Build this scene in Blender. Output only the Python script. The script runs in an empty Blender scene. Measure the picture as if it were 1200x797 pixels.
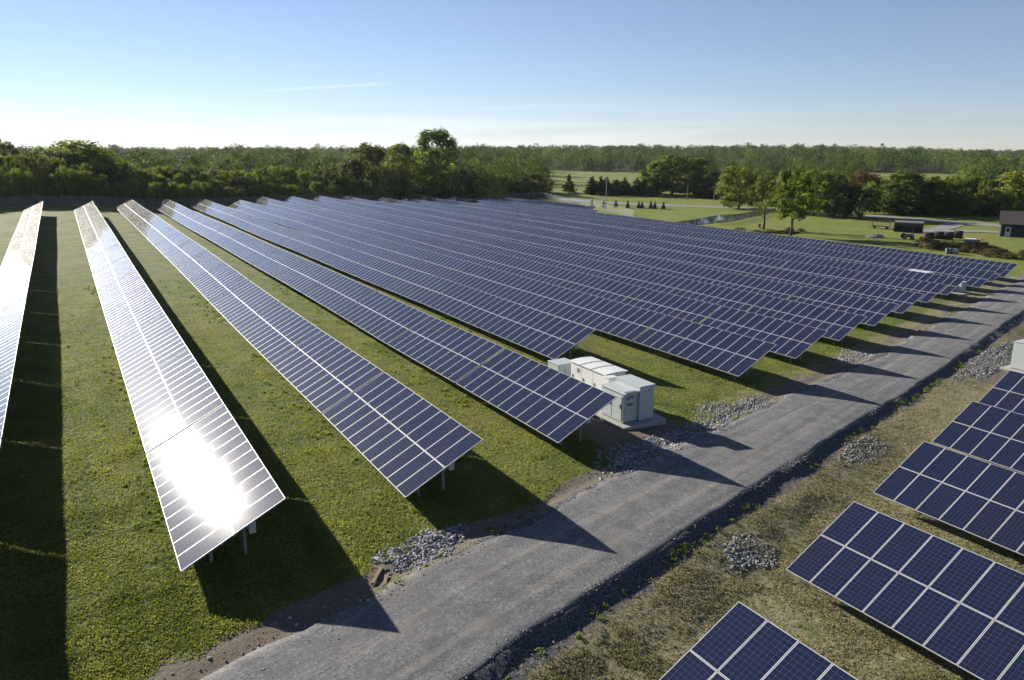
import bpy, bmesh, math, random
import numpy as np
from mathutils import Vector, Matrix
R = math.radians
rng = np.random.default_rng(7)
random.seed(7)
scene = bpy.context.scene

# ------------------------------------------------------------------ camera
EYE = 14.5
YAW, PITCH, FPX = R(30.56), R(14.30), 879.4
cam_data = bpy.data.cameras.new('camera')
cam = bpy.data.objects.new('camera', cam_data)
scene.collection.objects.link(cam)
cam.location = (0, 0, EYE)
cam.rotation_euler = (R(90) - PITCH, 0, -YAW)
cam_data.sensor_width = 36.0
cam_data.lens = FPX / 1200 * 36.0
cam_data.clip_start = 0.5
cam_data.clip_end = 12000
scene.camera = cam

# ------------------------------------------------------------------ light
SUN_EL, SUN_AZ = R(19.4), R(15.5)          # azimuth from +Y towards -X
scene.view_settings.view_transform = 'Standard'
scene.view_settings.look = 'None'
scene.view_settings.gamma = 1
scene.view_settings.exposure = 1.35
scene.view_settings.use_curve_mapping = False
world = bpy.data.worlds.new('World')
scene.world = world
world.use_nodes = True
sun_data = bpy.data.lights.new('sun', 'SUN')
sun_data.energy = 5.0
sun_data.angle = R(0.53)
sun_data.color = (1.0, 0.93, 0.82)
sun = bpy.data.objects.new('sun', sun_data)
scene.collection.objects.link(sun)
sdir = Vector((-math.sin(SUN_AZ) * math.cos(SUN_EL), math.cos(SUN_AZ) * math.cos(SUN_EL), math.sin(SUN_EL)))
sun.rotation_euler = sdir.to_track_quat('Z', 'Y').to_euler()
sun.location = sdir * 300


class NT:
    """tiny node helper"""
    def __init__(s, tree):
        s.t = tree; s.t.nodes.clear()
    def n(s, typ, **kw):
        nd = s.t.nodes.new(typ)
        ins = kw.pop('ins', {})
        for k, v in kw.items(): setattr(nd, k, v)
        for k, v in ins.items(): s.put(nd.inputs[k], v)
        return nd
    def put(s, sock, v):
        if isinstance(v, bpy.types.NodeSocket): s.t.links.new(v, sock)
        elif hasattr(sock, 'default_value'):
            if isinstance(v, (tuple, list)) and len(v) == 3 and sock.type == 'RGBA': v = (*v, 1)
            sock.default_value = v
    def math(s, op, a, b=0.0, c=None, clamp=False):
        nd = s.n('ShaderNodeMath', operation=op, use_clamp=clamp)
        s.put(nd.inputs[0], a); s.put(nd.inputs[1], b)
        if c is not None: s.put(nd.inputs[2], c)
        return nd.outputs[0]
    def mix(s, f, a, b, blend='MIX'):
        nd = s.n('ShaderNodeMix', data_type='RGBA', blend_type=blend)
        s.put(nd.inputs[0], f); s.put(nd.inputs[6], a); s.put(nd.inputs[7], b)
        return nd.outputs[2]
    def ramp(s, f, p0, p1, smooth=True):
        nd = s.n('ShaderNodeMapRange', interpolation_type='SMOOTHSTEP' if smooth else 'LINEAR')
        s.put(nd.inputs[0], f); nd.inputs[1].default_value = p0; nd.inputs[2].default_value = p1
        return nd.outputs[0]
    def noise(s, vec, scale, detail=4, rough=0.6, dist=0.0):
        nd = s.n('ShaderNodeTexNoise')
        if vec is not None: s.put(nd.inputs['Vector'], vec)
        nd.inputs['Scale'].default_value = scale; nd.inputs['Detail'].default_value = detail
        nd.inputs['Roughness'].default_value = rough; nd.inputs['Distortion'].default_value = dist
        return nd.outputs['Fac']
    def scale(s, vec, sc):
        nd = s.n('ShaderNodeMapping'); s.put(nd.inputs['Vector'], vec); nd.inputs['Scale'].default_value = sc
        return nd.outputs[0]
    def attr(s, name, out='Fac'):
        return s.n('ShaderNodeAttribute', attribute_name=name).outputs[out]
    def bsdf(s, color, rough=0.8, spec=0.3, metal=0.0, normal=None, **kw):
        nd = s.n('ShaderNodeBsdfPrincipled')
        s.put(nd.inputs['Base Color'], color); s.put(nd.inputs['Roughness'], rough)
        s.put(nd.inputs['Specular IOR Level'], spec); s.put(nd.inputs['Metallic'], metal)
        if normal is not None: s.put(nd.inputs['Normal'], normal)
        for k, v in kw.items(): s.put(nd.inputs[k], v)
        return nd
    def bump(s, h, strength=0.5, dist=0.05):
        nd = s.n('ShaderNodeBump'); nd.inputs['Strength'].default_value = strength; nd.inputs['Distance'].default_value = dist
        s.put(nd.inputs['Height'], h)
        return nd.outputs[0]
    def out(s, sh, sock='Surface'):
        o = s.n('ShaderNodeOutputMaterial'); s.put(o.inputs[sock], sh)


def material(name):
    m = bpy.data.materials.new(name); m.use_nodes = True
    return m, NT(m.node_tree)


# sky: clear evening sky with thin cirrus streaks low over the horizon
w = NT(world.node_tree)
sky = w.n('ShaderNodeTexSky', sky_type='NISHITA', sun_disc=False, sun_elevation=SUN_EL, sun_rotation=-SUN_AZ,
          altitude=100, air_density=0.8, dust_density=0.0, ozone_density=4.0)
tc = w.n('ShaderNodeTexCoord')
sep = w.n('ShaderNodeSeparateXYZ'); w.put(sep.inputs[0], tc.outputs['Generated'])
zz = sep.outputs[2]
cl1 = w.noise(w.scale(tc.outputs['Generated'], (2.2, 2.2, 38)), 1.6, 6, 0.6, 0.4)
cl2 = w.noise(w.scale(tc.outputs['Generated'], (5, 5, 120)), 1.3, 5, 0.6, 0.6)
band = w.math('MULTIPLY', w.ramp(zz, -0.005, 0.012), w.math('SUBTRACT', 1.0, w.ramp(zz, 0.026, 0.070)))
band2 = w.math('MULTIPLY', w.ramp(zz, 0.03, 0.06), w.math('SUBTRACT', 1.0, w.ramp(zz, 0.08, 0.12)))
cf = w.math('MULTIPLY', band, w.ramp(cl1, 0.36, 0.66))
cf2 = w.math('MULTIPLY', band2, w.math('MULTIPLY', w.ramp(cl2, 0.60, 0.78), 0.45))
# one thin straight streak of high cloud
def skydir(az, el): return Vector((math.sin(az) * math.cos(el), math.cos(az) * math.cos(el), math.sin(el)))
_d1, _d2 = skydir(R(12.6), R(3.85)), skydir(R(22.1), R(4.55))
_n = _d1.cross(_d2).normalized(); _m = (_d1 + _d2).normalized()
def vdot(v):
    nd = w.n('ShaderNodeVectorMath', operation='DOT_PRODUCT'); w.put(nd.inputs[0], tc.outputs['Generated']); nd.inputs[1].default_value = v
    return nd.outputs['Value']
stw = w.math('ADD', w.math('ABSOLUTE', w.math('ADD', vdot(_n), w.math('MULTIPLY', w.math('SUBTRACT', w.noise(tc.outputs['Generated'], 40, 3), .5), .0016))), 0.0)
streak = w.math('MULTIPLY', w.ramp(stw, .0024, .0004), w.ramp(vdot(_m), .9960, .9985))
streak = w.math('MULTIPLY', streak, .30)
# cirrus is brighter towards the sun
dt = w.n('ShaderNodeVectorMath', operation='DOT_PRODUCT'); w.put(dt.inputs[0], tc.outputs['Generated']); dt.inputs[1].default_value = sdir
glow = w.math('POWER', w.math('MAXIMUM', dt.outputs['Value'], 0.0), 2.0)
cmul = w.math('MULTIPLY', w.math('MAXIMUM', cf, cf2), w.math('ADD', 0.03, w.math('MULTIPLY', glow, 0.80)), clamp=True)
skt = w.mix(1.0, sky.outputs[0], (1.06, .99, 1.07), 'MULTIPLY')      # the camera's white balance
hsv = w.n('ShaderNodeHueSaturation'); w.put(hsv.inputs['Color'], skt); hsv.inputs['Saturation'].default_value = .80; skt = hsv.outputs[0]
skyc = w.mix(w.math('MAXIMUM', cmul, streak), skt, (9.0, 9.4, 10.0))
bg = w.n('ShaderNodeBackground'); w.put(bg.inputs[0], skyc); bg.inputs[1].default_value = 0.044
wo = w.n('ShaderNodeOutputWorld'); w.put(wo.inputs[0], bg.outputs[0])

# ------------------------------------------------------------------ viewing rays (to measure positions on the ground)
_F = np.array([math.sin(YAW) * math.cos(PITCH), math.cos(YAW) * math.cos(PITCH), -math.sin(PITCH)])
_R = np.array([math.cos(YAW), -math.sin(YAW), 0.0]); _U = np.cross(_R, _F)
CAM = np.array([0, 0, EYE])


def sstep(a, b, x):
    t = np.clip((np.asarray(x, float) - a) / (b - a), 0, 1)
    return t * t * (3 - 2 * t)


# ------------------------------------------------------------------ terrain
RX = np.array([-60, -16, -6.93, 1.82, 10.26, 19.23, 28.50, 37.76, 46.93, 56.10, 65.26, 74.42, 83.57, 92.72, 101.86, 110.99, 120.13, 129.3, 138.4, 152, 175])
RZ = np.array([0.9, 0.95, 1.0, 1.0, 1.04, .66, .08, -.38, -1.12, -1.54, -1.92, -2.28, -2.54, -3.03, -3.08, -3.56, -4.20, -4.5, -4.62, -4.75, -4.8])
RS = np.array([.008, .008, .008, .007, .003, -.001, -.001, -.001, .002, .002, .003, .002, .002, .002, .001, .002, .003, 0, 0, 0, 0])
EX = np.array([-30, 0, 11.2, 20.5, 29.9, 39.0, 48.2, 60, 90, 130, 175])
EZ = np.array([.9, .45, -.05, -.62, -1.18, -1.62, -2.0, -2.75, -4.1, -5.2, -5.4])
RD = math.atan(.315)


def road_t(x, y): return (y - 15.7 - .315 * x) * math.cos(RD)
def low_edge(x, y):
    return np.interp(x, RX, RZ) + np.interp(x, RX, RS) * np.clip(y - (19 + .315 * x), -20, 230)


def vnoise(x, y, s, seed=0):
    """smooth value noise, -1..1"""
    x = np.asarray(x, float) / s; y = np.asarray(y, float) / s
    xi = np.floor(x).astype(np.int64); yi = np.floor(y).astype(np.int64)
    fx = x - xi; fy = y - yi; fx = fx * fx * (3 - 2 * fx); fy = fy * fy * (3 - 2 * fy)
    def h(a, b):
        v = np.sin(a * 127.1 + b * 311.7 + seed * 74.7) * 43758.5453
        return v - np.floor(v)
    return 2 * ((h(xi, yi) * (1 - fx) + h(xi + 1, yi) * fx) * (1 - fy) + (h(xi, yi + 1) * (1 - fx) + h(xi + 1, yi + 1) * fx) * fy) - 1


def ground(x, y):
    x = np.asarray(x, float); y = np.asarray(y, float)
    t = road_t(x, y); le = low_edge(x, y)
    field = le - 0.72 + 0.05 * vnoise(x, y, 5, 1) + 0.025 * vnoise(x, y, 1.3, 2)
    edge = 2.35 + 0.15 * vnoise(x, y, 2.5, 3)
    road = np.interp(x, RX, RZ) - 0.50
    nw = road + (field - road) * sstep(0.1, 2.2, t - edge) - 0.16 * np.exp(-((t - edge - 0.9) / 0.5) ** 2)
    east = np.interp(x, EX, EZ) + .006 * np.clip(-t, 0, 30) + 0.05 * vnoise(x, y, 4, 5) + 0.03 * vnoise(x, y, 1.1, 6)
    brow = road - .24 - .05 * vnoise(x, y, 3, 15)
    east = brow + (east - brow) * sstep(2.8, 6.0, -t)
    ee = 2.3 + 0.18 * vnoise(x, y, 1.7, 4) + .03 * vnoise(x, y, .9, 9)
    se = road + (east - road) * sstep(0.0, 0.55, -t - ee)
    z = np.where(t > edge, nw, np.where(t < -ee, se, road))
    # far land
    d = x * math.sin(YAW) + y * math.cos(YAW); lat = (x * math.cos(YAW) - y * math.sin(YAW)) / np.maximum(d, 1)
    fz = -4.0 - 1.5 * sstep(0.0, 0.35, lat) + 2.0 * sstep(-.2, -.5, lat)
    rise = np.interp(lat, [-.7, -.5, -.2, 0.1, .42, .55, .66, .8], [1.0, 1.0, 4.5, 6.5, 6.5, 3.0, -2.5, -4.5])
    fz = fz + rise * sstep(480, 1000, d) + (2.0 * vnoise(x, y, 170, 7) + 2.2 * vnoise(x, y, 420, 17)) * sstep(400, 620, d) + (2 + 4 * sstep(-.45, 0, lat)) * sstep(1500, 2300, d)
    wgt = sstep(262, 340, d) * (d > 0)
    flat = sstep(138, 152, x) * (t > 3)
    z = z * (1 - flat) + (-5.5 + .06 * vnoise(x, y, 6, 8)) * flat
    return z * (1 - wgt) + fz * wgt


def at(px, py, z=None, off=0.0):
    """point on the ground seen at that place of the photograph"""
    D = _F + _R * (px - 600) / FPX - _U * (py - 398.5) / FPX
    zz = -3.0 if z is None else z
    for _ in range(1 if z is not None else 25):
        P = CAM + D * ((zz + off - EYE) / D[2])
        if z is None: zz = 0.5 * zz + 0.5 * float(ground(P[0], P[1]))
    return P


def col(px, d):
    """ground point in the direction of photo column px at forward distance d"""
    l = (px - 600) / FPX * (d * math.cos(PITCH) + 16 * math.sin(PITCH))
    x = d * math.sin(YAW) + l * math.cos(YAW); y = d * math.cos(YAW) - l * math.sin(YAW)
    return float(x), float(y), float(ground(x, y))


def top_z(py, d):
    a = math.atan((398.5 - py) / FPX) - PITCH
    return EYE + d * math.tan(a)


# ------------------------------------------------------------------ object helpers
COL = scene.collection


def tag(o, label=None, cat=None, group=None, kind=None):
    if label: o['label'] = label
    if cat: o['category'] = cat
    if group: o['group'] = group
    if kind: o['kind'] = kind
    return o


def empty(name, loc=(0, 0, 0), rz=0.0, label=None, cat=None, group=None):
    o = bpy.data.objects.new(name, None); COL.objects.link(o)
    o.location = loc; o.rotation_euler = (0, 0, rz); o.empty_display_size = 0.3
    return tag(o, label, cat, group)


def link(name, me, parent=None, loc=None):
    o = bpy.data.objects.new(name, me); COL.objects.link(o)
    if parent: o.parent = parent
    if loc is not None: o.location = loc
    return o


def mesh_np(name, V, Fc, mats, mat_idx=None, attrs=None, smooth=False, uv=None):
    """mesh from numpy: Fc list of arrays (n,k)"""
    me = bpy.data.meshes.new(name)
    V = np.asarray(V, np.float32)
    if not isinstance(Fc, list): Fc = [Fc]
    nl = sum(f.size for f in Fc); nf = sum(len(f) for f in Fc)
    me.vertices.add(len(V)); me.loops.add(nl); me.polygons.add(nf)
    me.vertices.foreach_set('co', V.ravel())
    me.loops.foreach_set('vertex_index', np.concatenate([f.ravel() for f in Fc]).astype(np.int32))
    tot = np.concatenate([np.full(len(f), f.shape[1], np.int32) for f in Fc])
    st = np.concatenate([[0], np.cumsum(tot)[:-1]]).astype(np.int32)
    me.polygons.foreach_set('loop_start', st)
    if mat_idx is not None: me.polygons.foreach_set('material_index', np.asarray(mat_idx, np.int32))
    me.polygons.foreach_set('use_smooth', np.full(nf, smooth, bool))
    for m in (mats if isinstance(mats, (list, tuple)) else [mats]): me.materials.append(m)
    if attrs:
        for k, v in attrs.items():
            a = me.attributes.new(k, 'FLOAT', 'POINT'); a.data.foreach_set('value', np.asarray(v, np.float32))
    if uv is not None:
        l = me.uv_layers.new(name='UVMap'); l.data.foreach_set('uv', np.asarray(uv, np.float32).ravel())
    me.update(calc_edges=True); me.validate()
    return me


class MB:
    """collects boxes, tubes and panels into one mesh"""
    def __init__(s): s.v = []; s.f = []; s.m = []
    def add(s, vs, fs, mi=0):
        b = len(s.v); s.v += [tuple(v) for v in vs]; s.f += [tuple(i + b for i in f) for f in fs]; s.m += [mi] * len(fs)
        return s
    def box(s, x0, x1, y0, y1, z0, z1, mi=0, bev=0.0):
        if bev > 0:
            b = bev
            bm = bmesh.new(); bmesh.ops.create_cube(bm, size=1.0)
            for v in bm.verts:
                v.co = Vector((x0 + (v.co.x + .5) * (x1 - x0), y0 + (v.co.y + .5) * (y1 - y0), z0 + (v.co.z + .5) * (z1 - z0)))
            bmesh.ops.bevel(bm, geom=bm.edges[:], offset=b, segments=2, profile=.6, affect='EDGES')
            bm.verts.index_update()
            s.add([v.co for v in bm.verts], [[v.index for v in f.verts] for f in bm.faces], mi); bm.free()
            return s
        v = [(x0, y0, z0), (x1, y0, z0), (x1, y1, z0), (x0, y1, z0), (x0, y0, z1), (x1, y0, z1), (x1, y1, z1), (x0, y1, z1)]
        return s.add(v, [(0, 3, 2, 1), (4, 5, 6, 7), (0, 1, 5, 4), (1, 2, 6, 5), (2, 3, 7, 6), (3, 0, 4, 7)], mi)
    def tube(s, pts, rads, seg=7, mi=0, cap=True):
        pts = [Vector(p) for p in pts]; n = len(pts)
        if not hasattr(rads, '__len__'): rads = [rads] * n
        rings = []; b = len(s.v); vs = []; fs = []
        for i, p in enumerate(pts):
            d = (pts[min(i + 1, n - 1)] - pts[max(i - 1, 0)]).normalized()
            a = d.orthogonal().normalized() if abs(d.z) < .9 else Vector((1, 0, 0)) - d * d.x
            a.normalize(); c = d.cross(a)
            for k in range(seg):
                th = 2 * math.pi * k / seg
                vs.append(p + (a * math.cos(th) + c * math.sin(th)) * rads[i])
        for i in range(n - 1):
            for k in range(seg):
                k2 = (k + 1) % seg
                fs.append((i * seg + k, i * seg + k2, (i + 1) * seg + k2, (i + 1) * seg + k))
        if cap:
            fs.append(tuple(range(seg))[::-1]); fs.append(tuple((n - 1) * seg + k for k in range(seg)))
        return s.add(vs, fs, mi)
    def bar(s, p, q, wx, wz, mi=0):
        """rectangular bar from p to q"""
        p = Vector(p); q = Vector(q); d = (q - p).normalized()
        a = d.cross(Vector((0, 0, 1)))
        a = Vector((1, 0, 0)) if a.length < 1e-3 else a.normalized()
        c = a.cross(d)
        vs = []
        for e in (p, q):
            for u, v in ((-1, -1), (1, -1), (1, 1), (-1, 1)): vs.append(e + a * u * wx / 2 + c * v * wz / 2)
        return s.add(vs, [(0, 1, 2, 3), (7, 6, 5, 4), (0, 4, 5, 1), (1, 5, 6, 2), (2, 6, 7, 3), (3, 7, 4, 0)], mi)
    def prism(s, prof, y0, y1, mi=0):
        """profile in xz extruded along y"""
        n = len(prof)
        vs = [(x, y0, z) for x, z in prof] + [(x, y1, z) for x, z in prof]
        fs = [tuple(range(n))[::-1] if False else tuple(range(n)), tuple(range(2 * n - 1, n - 1, -1))]
        fs += [(i, (i + n), (i + 1) % n + n, (i + 1) % n) for i in range(n)]
        return s.add(vs, fs, mi)
    def mesh(s, name, mats, smooth=False):
        me = bpy.data.meshes.new(name); me.from_pydata([tuple(v) for v in s.v], [], s.f)
        for m in (mats if isinstance(mats, (list, tuple)) else [mats]): me.materials.append(m)
        me.polygons.foreach_set('material_index', np.array(s.m, np.int32))
        bm = bmesh.new(); bm.from_mesh(me); bmesh.ops.recalc_face_normals(bm, faces=bm.faces[:]); bm.to_mesh(me); bm.free()
        if smooth: me.polygons.foreach_set('use_smooth', np.ones(len(me.polygons), bool))
        me.update()
        return me
    def obj(s, name, mats, parent=None, loc=None, smooth=False):
        return link(name, s.mesh(name, mats, smooth), parent, loc)


# ------------------------------------------------------------------ materials
def simple(name, color, rough=0.6, spec=0.4, metal=0.0, var=0.12, sc=3.0, bump=0.0):
    m, t = material(name)
    P = t.n('ShaderNodeTexCoord').outputs['Object']
    nz = t.noise(P, sc, 5, 0.65)
    k = t.math('ADD', 1 - var, t.math('MULTIPLY', nz, 2 * var))
    c = t.n('ShaderNodeVectorMath', operation='SCALE'); c.inputs[0].default_value = color; t.put(c.inputs['Scale'], k)
    nrm = t.bump(t.noise(P, sc * 8, 3), bump, 0.02) if bump else None
    t.out(t.bsdf(c.outputs[0], rough, spec, metal, nrm).outputs[0])
    return m


M = {}
M['alu'] = simple('aluminium_frame', (.41, .42, .44), .5, .35, 0, .05)
M['galv'] = simple('galvanised_steel', (.22, .23, .24), .55, .4, .3, .12, 6)
M['white_paint'] = simple('white_painted_metal', (.60, .61, .60), .42, .45, 0, .05, 1.5)
M['grey_paint'] = simple('pale_grey_painted_metal', (.38, .42, .41), .45, .45, 0, .05, 1.5)
M['seam'] = simple('dark_seam', (.16, .17, .18), .6, .3)
M['dark'] = simple('black_rubber', (.02, .02, .021), .75, .3)
M['concrete'] = simple('concrete', (.30, .295, .275), .9, .2, 0, .15, 4, .2)
M['wood'] = simple('weathered_wood', (.20, .15, .10), .85, .2, 0, .25, 3, .2)
M['bark'] = simple('bark', (.075, .06, .047), .9, .15, 0, .3, 4, .4)
M['red'] = simple('red_sticker', (.5, .05, .03), .5)
M['backsheet'] = simple('white_backsheet', (.55, .55, .55), .6, .3)


def make_glass():
    m, t = material('solar_cells')
    uv = t.n('ShaderNodeUVMap').outputs[0]
    sp = t.n('ShaderNodeSeparateXYZ'); t.put(sp.inputs[0], uv)
    geo = t.n('ShaderNodeNewGeometry'); oi = t.n('ShaderNodeObjectInfo')
    rnd = t.math('FRACT', t.math('ADD', geo.outputs['Random Per Island'], oi.outputs['Random']))
    def line(c, wd):
        f = t.math('ABSOLUTE', t.math('SUBTRACT', t.math('FRACT', c), 0.5))
        return t.math('GREATER_THAN', f, 0.5 - wd)
    u, v = sp.outputs[0], sp.outputs[1]
    gap = t.math('MAXIMUM', line(u, .018), line(v, .018))
    bus = t.math('MULTIPLY', line(t.math('MULTIPLY', u, 3.0), .022), 0.35)
    # every cell of a poly module has its own blue
    cc = t.n('ShaderNodeCombineXYZ'); t.put(cc.inputs[0], t.math('FLOOR', u)); t.put(cc.inputs[1], t.math('FLOOR', v)); t.put(cc.inputs[2], t.math('MULTIPLY', rnd, 97.0))
    wn = t.n('ShaderNodeTexWhiteNoise', noise_dimensions='3D'); t.put(wn.inputs['Vector'], cc.outputs[0])
    base = t.mix(t.ramp(rnd, .55, 1.0), (.0042, .0080, .030), (.0085, .0085, .027))
    cell = t.mix(t.math('MULTIPLY', wn.outputs['Value'], .55), base, (.006, .011, .042))
    c = t.mix(t.math('MULTIPLY', bus, .45), cell, (.12, .13, .17))
    c = t.mix(t.math('MULTIPLY', gap, .42), c, (.17, .19, .25))
    P = t.n('ShaderNodeTexCoord').outputs['Object']
    nz = t.noise(P, .9, 3)
    rough = t.math('ADD', .036, t.math('MULTIPLY', nz, .014))
    c2 = t.mix(t.math('MULTIPLY', t.noise(P, 2.3, 4), .025), c, (.35, .33, .28))   # thin dust
    sharp = t.bsdf(c2, rough, .5)
    dusty = t.bsdf(c2, .42, .5)
    soft = t.bsdf(c2, .16, .5)
    m0 = t.n('ShaderNodeMixShader'); m0.inputs[0].default_value = .005
    t.put(m0.inputs[1], sharp.outputs[0]); t.put(m0.inputs[2], soft.outputs[0])
    mx = t.n('ShaderNodeMixShader'); t.put(mx.inputs[0], t.math('ADD', .022, t.math('MULTIPLY', nz, .018)))
    t.put(mx.inputs[1], m0.outputs[0]); t.put(mx.inputs[2], dusty.outputs[0])
    t.out(mx.outputs[0])
    return m
M['glass'] = make_glass()


def make_ground():
    m, t = material('grassy_ground')
    P = t.n('ShaderNodeNewGeometry').outputs['Position']
    n1 = t.noise(P, .09, 5, .6); n2 = t.noise(P, .55, 6, .62); n3 = t.noise(P, 4.5, 6, .7); n4 = t.noise(P, 17, 4, .7)
    g = t.mix(t.ramp(n2, .38, .64), (.080, .110, .025), (.140, .160, .038))
    g = t.mix(t.math('MULTIPLY', t.ramp(n1, .48, .66), .5), g, (.165, .138, .058))
    g = t.mix(t.math('MULTIPLY', t.ramp(n3, .52, .70), .7), g, (.045, .052, .018))
    g = t.mix(t.math('MULTIPLY', t.ramp(n4, .58, .72), .5), g, (.160, .140, .065))
    dry = t.mix(t.ramp(n3, .42, .62), (.26, .225, .145), (.120, .132, .055))
    dry = t.mix(t.math('MULTIPLY', t.ramp(n4, .55, .75), .6), dry, (.36, .32, .24))
    dry = t.mix(t.math('MULTIPLY', t.ramp(n2, .50, .66), .6), dry, (.105, .112, .042))
    dirt = t.mix(t.ramp(n3, .35, .65), (.115, .105, .092), (.175, .140, .100))
    dirt = t.mix(t.math('MULTIPLY', t.ramp(n4, .52, .68), .8), dirt, (.20, .20, .20))
    lush = t.mix(t.ramp(n2, .35, .65), (.105, .145, .030), (.165, .185, .040))
    lush = t.mix(t.math('MULTIPLY', t.ramp(n1, .45, .65), .5), lush, (.205, .185, .055))
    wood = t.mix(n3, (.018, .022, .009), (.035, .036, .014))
    def masked(a, name, b, br=.35, s=n3):
        f = t.math('ADD', t.attr(name), t.math('MULTIPLY', t.math('SUBTRACT', s, .5), br * 2))
        f = t.math('MULTIPLY', t.ramp(f, .35, .65), t.ramp(t.attr(name), .02, .1))
        return t.mix(f, a, b)
    c = masked(g, 'dry', dry, .5, n2)
    c = masked(c, 'lush', lush, .2)
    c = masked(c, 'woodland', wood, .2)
    c = masked(c, 'dirt', dirt, .55)
    gv = t.mix(t.ramp(t.noise(P, 11, 6, .82), .46, .60), (.050, .052, .058), (.175, .175, .18))
    c = masked(c, 'bank', gv, .35)
    h = t.math('ADD', t.math('MULTIPLY', n3, .7), t.math('MULTIPLY', n4, .5))
    t.out(t.bsdf(c, .95, .12, 0, t.bump(h, .9, .16)).outputs[0])
    return m
M['ground'] = make_ground()


def make_gravel():
    m, t = material('crushed_grey_gravel')
    P = t.n('ShaderNodeNewGeometry').outputs['Position']
    tt = t.attr('across')
    n1 = t.noise(P, .35, 4); n2 = t.noise(P, 3.0, 5, .7); n3 = t.noise(P, 11, 6, .82)
    cb = t.n('ShaderNodeCombineXYZ'); t.put(cb.inputs[0], t.math('MULTIPLY', t.attr('along'), .06)); t.put(cb.inputs[1], t.math('MULTIPLY', tt, 1.6))
    streak = t.noise(cb.outputs[0], 1.6, 6, .65)
    fine = t.noise(P, 60, 2, .7)
    st2 = t.n('ShaderNodeCombineXYZ'); t.put(st2.inputs[0], t.math('MULTIPLY', t.attr('along'), .035)); t.put(st2.inputs[1], t.math('MULTIPLY', tt, 5.5))
    thin = t.noise(st2.outputs[0], 1.3, 4, .6)
    c = t.mix(t.ramp(n2, .3, .7), (.108, .112, .119), (.160, .162, .168))
    c = t.mix(t.math('MULTIPLY', t.ramp(streak, .49, .66), .65), c, (.205, .196, .180))     # packed wheel tracks
    c = t.mix(t.math('MULTIPLY', t.ramp(streak, .49, .34), .55), c, (.064, .066, .072))
    c = t.mix(t.math('MULTIPLY', t.ramp(thin, .62, .74), .30), c, (.235, .225, .205))
    c = t.mix(t.math('MULTIPLY', t.ramp(thin, .38, .28), .35), c, (.055, .057, .062))
    trk = t.math('MAXIMUM', t.ramp(t.math('ABSOLUTE', t.math('ADD', tt, -.75)), .42, .05), t.ramp(t.math('ABSOLUTE', t.math('ADD', tt, .95)), .38, .05))
    c = t.mix(t.math('MULTIPLY', trk, t.ramp(streak, .36, .62)), c, (.215, .205, .188))
    c = t.mix(t.math('MULTIPLY', t.ramp(n3, .53, .62), .7), c, (.32, .32, .32))
    c = t.mix(t.math('MULTIPLY', t.ramp(n3, .47, .38), .75), c, (.038, .040, .045))
    c = t.mix(t.math('MULTIPLY', t.ramp(n1, .48, .66), .5), c, (.165, .155, .140))
    c = t.mix(t.math('MULTIPLY', t.ramp(t.noise(P, 1.1, 4), .52, .40), .35), c, (.070, .072, .078))
    h = t.math('ADD', t.math('MULTIPLY', n3, .7), t.math('MULTIPLY', fine, .4))
    t.out(t.bsdf(c, .92, .2, 0, t.bump(h, .8, .05)).outputs[0])
    return m
M['gravel'] = make_gravel()
M['tarmac'] = simple('grey_road', (.20, .20, .20), .85, .2, 0, .15, .4)


def make_foliage(name, c0, c1, trans=.35):
    m, t = material(name)
    oi = t.n('ShaderNodeObjectInfo').outputs['Random']
    tint = t.attr('tint')
    c = t.mix(tint, c0, c1)
    hs = t.n('ShaderNodeHueSaturation')
    t.put(hs.inputs['Hue'], t.math('ADD', .478, t.math('MULTIPLY', oi, .040)))
    t.put(hs.inputs['Value'], t.math('ADD', .70, t.math('MULTIPLY', t.math('FRACT', t.math('MULTIPLY', oi, 7.31)), .6)))
    t.put(hs.inputs['Color'], c)
    d = t.bsdf(hs.outputs[0], .75, .08)
    tr = t.n('ShaderNodeBsdfTranslucent')
    br = t.n('ShaderNodeMix', data_type='RGBA', blend_type='MULTIPLY'); br.inputs[0].default_value = 1
    t.put(br.inputs[6], hs.outputs[0]); br.inputs[7].default_value = (1.35, 1.35, .7, 1)
    t.put(tr.inputs[0], br.outputs[2])
    mx = t.n('ShaderNodeMixShader'); mx.inputs[0].default_value = trans
    t.put(mx.inputs[1], d.outputs[0]); t.put(mx.inputs[2], tr.outputs[0])
    t.out(mx.outputs[0])
    return m
M['leaf'] = make_foliage('green_leaves', (.050, .088, .018), (.185, .245, .046), .48)
M['leaf_yellow'] = make_foliage('yellow_green_leaves', (.085, .120, .022), (.235, .260, .050), .48)
M['leaf_olive'] = make_foliage('olive_leaves', (.052, .076, .020), (.150, .178, .044), .45)
M['needle'] = make_foliage('dark_needles', (.018, .034, .014), (.055, .078, .024), .2)
M['leaf_red'] = make_foliage('rusty_leaves', (.075, .055, .034), (.17, .115, .072))
M['leaf_brown'] = make_foliage('brown_brush', (.090, .080, .036), (.20, .165, .080))
M['canopy'] = make_foliage('canopy_leaves', (.034, .062, .014), (.185, .230, .045), .24)
M['canopy_olive'] = make_foliage('canopy_olive_leaves', (.040, .056, .018), (.155, .165, .048), .22)
M['canopy_yellow'] = make_foliage('canopy_yellow_leaves', (.065, .092, .018), (.26, .27, .06), .24)
M['blade'] = make_foliage('grass_blades', (.070, .100, .023), (.250, .245, .066), .5)
M['blade_dry'] = make_foliage('dry_grass_blades', (.082, .104, .034), (.42, .37, .25), .4)


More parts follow.
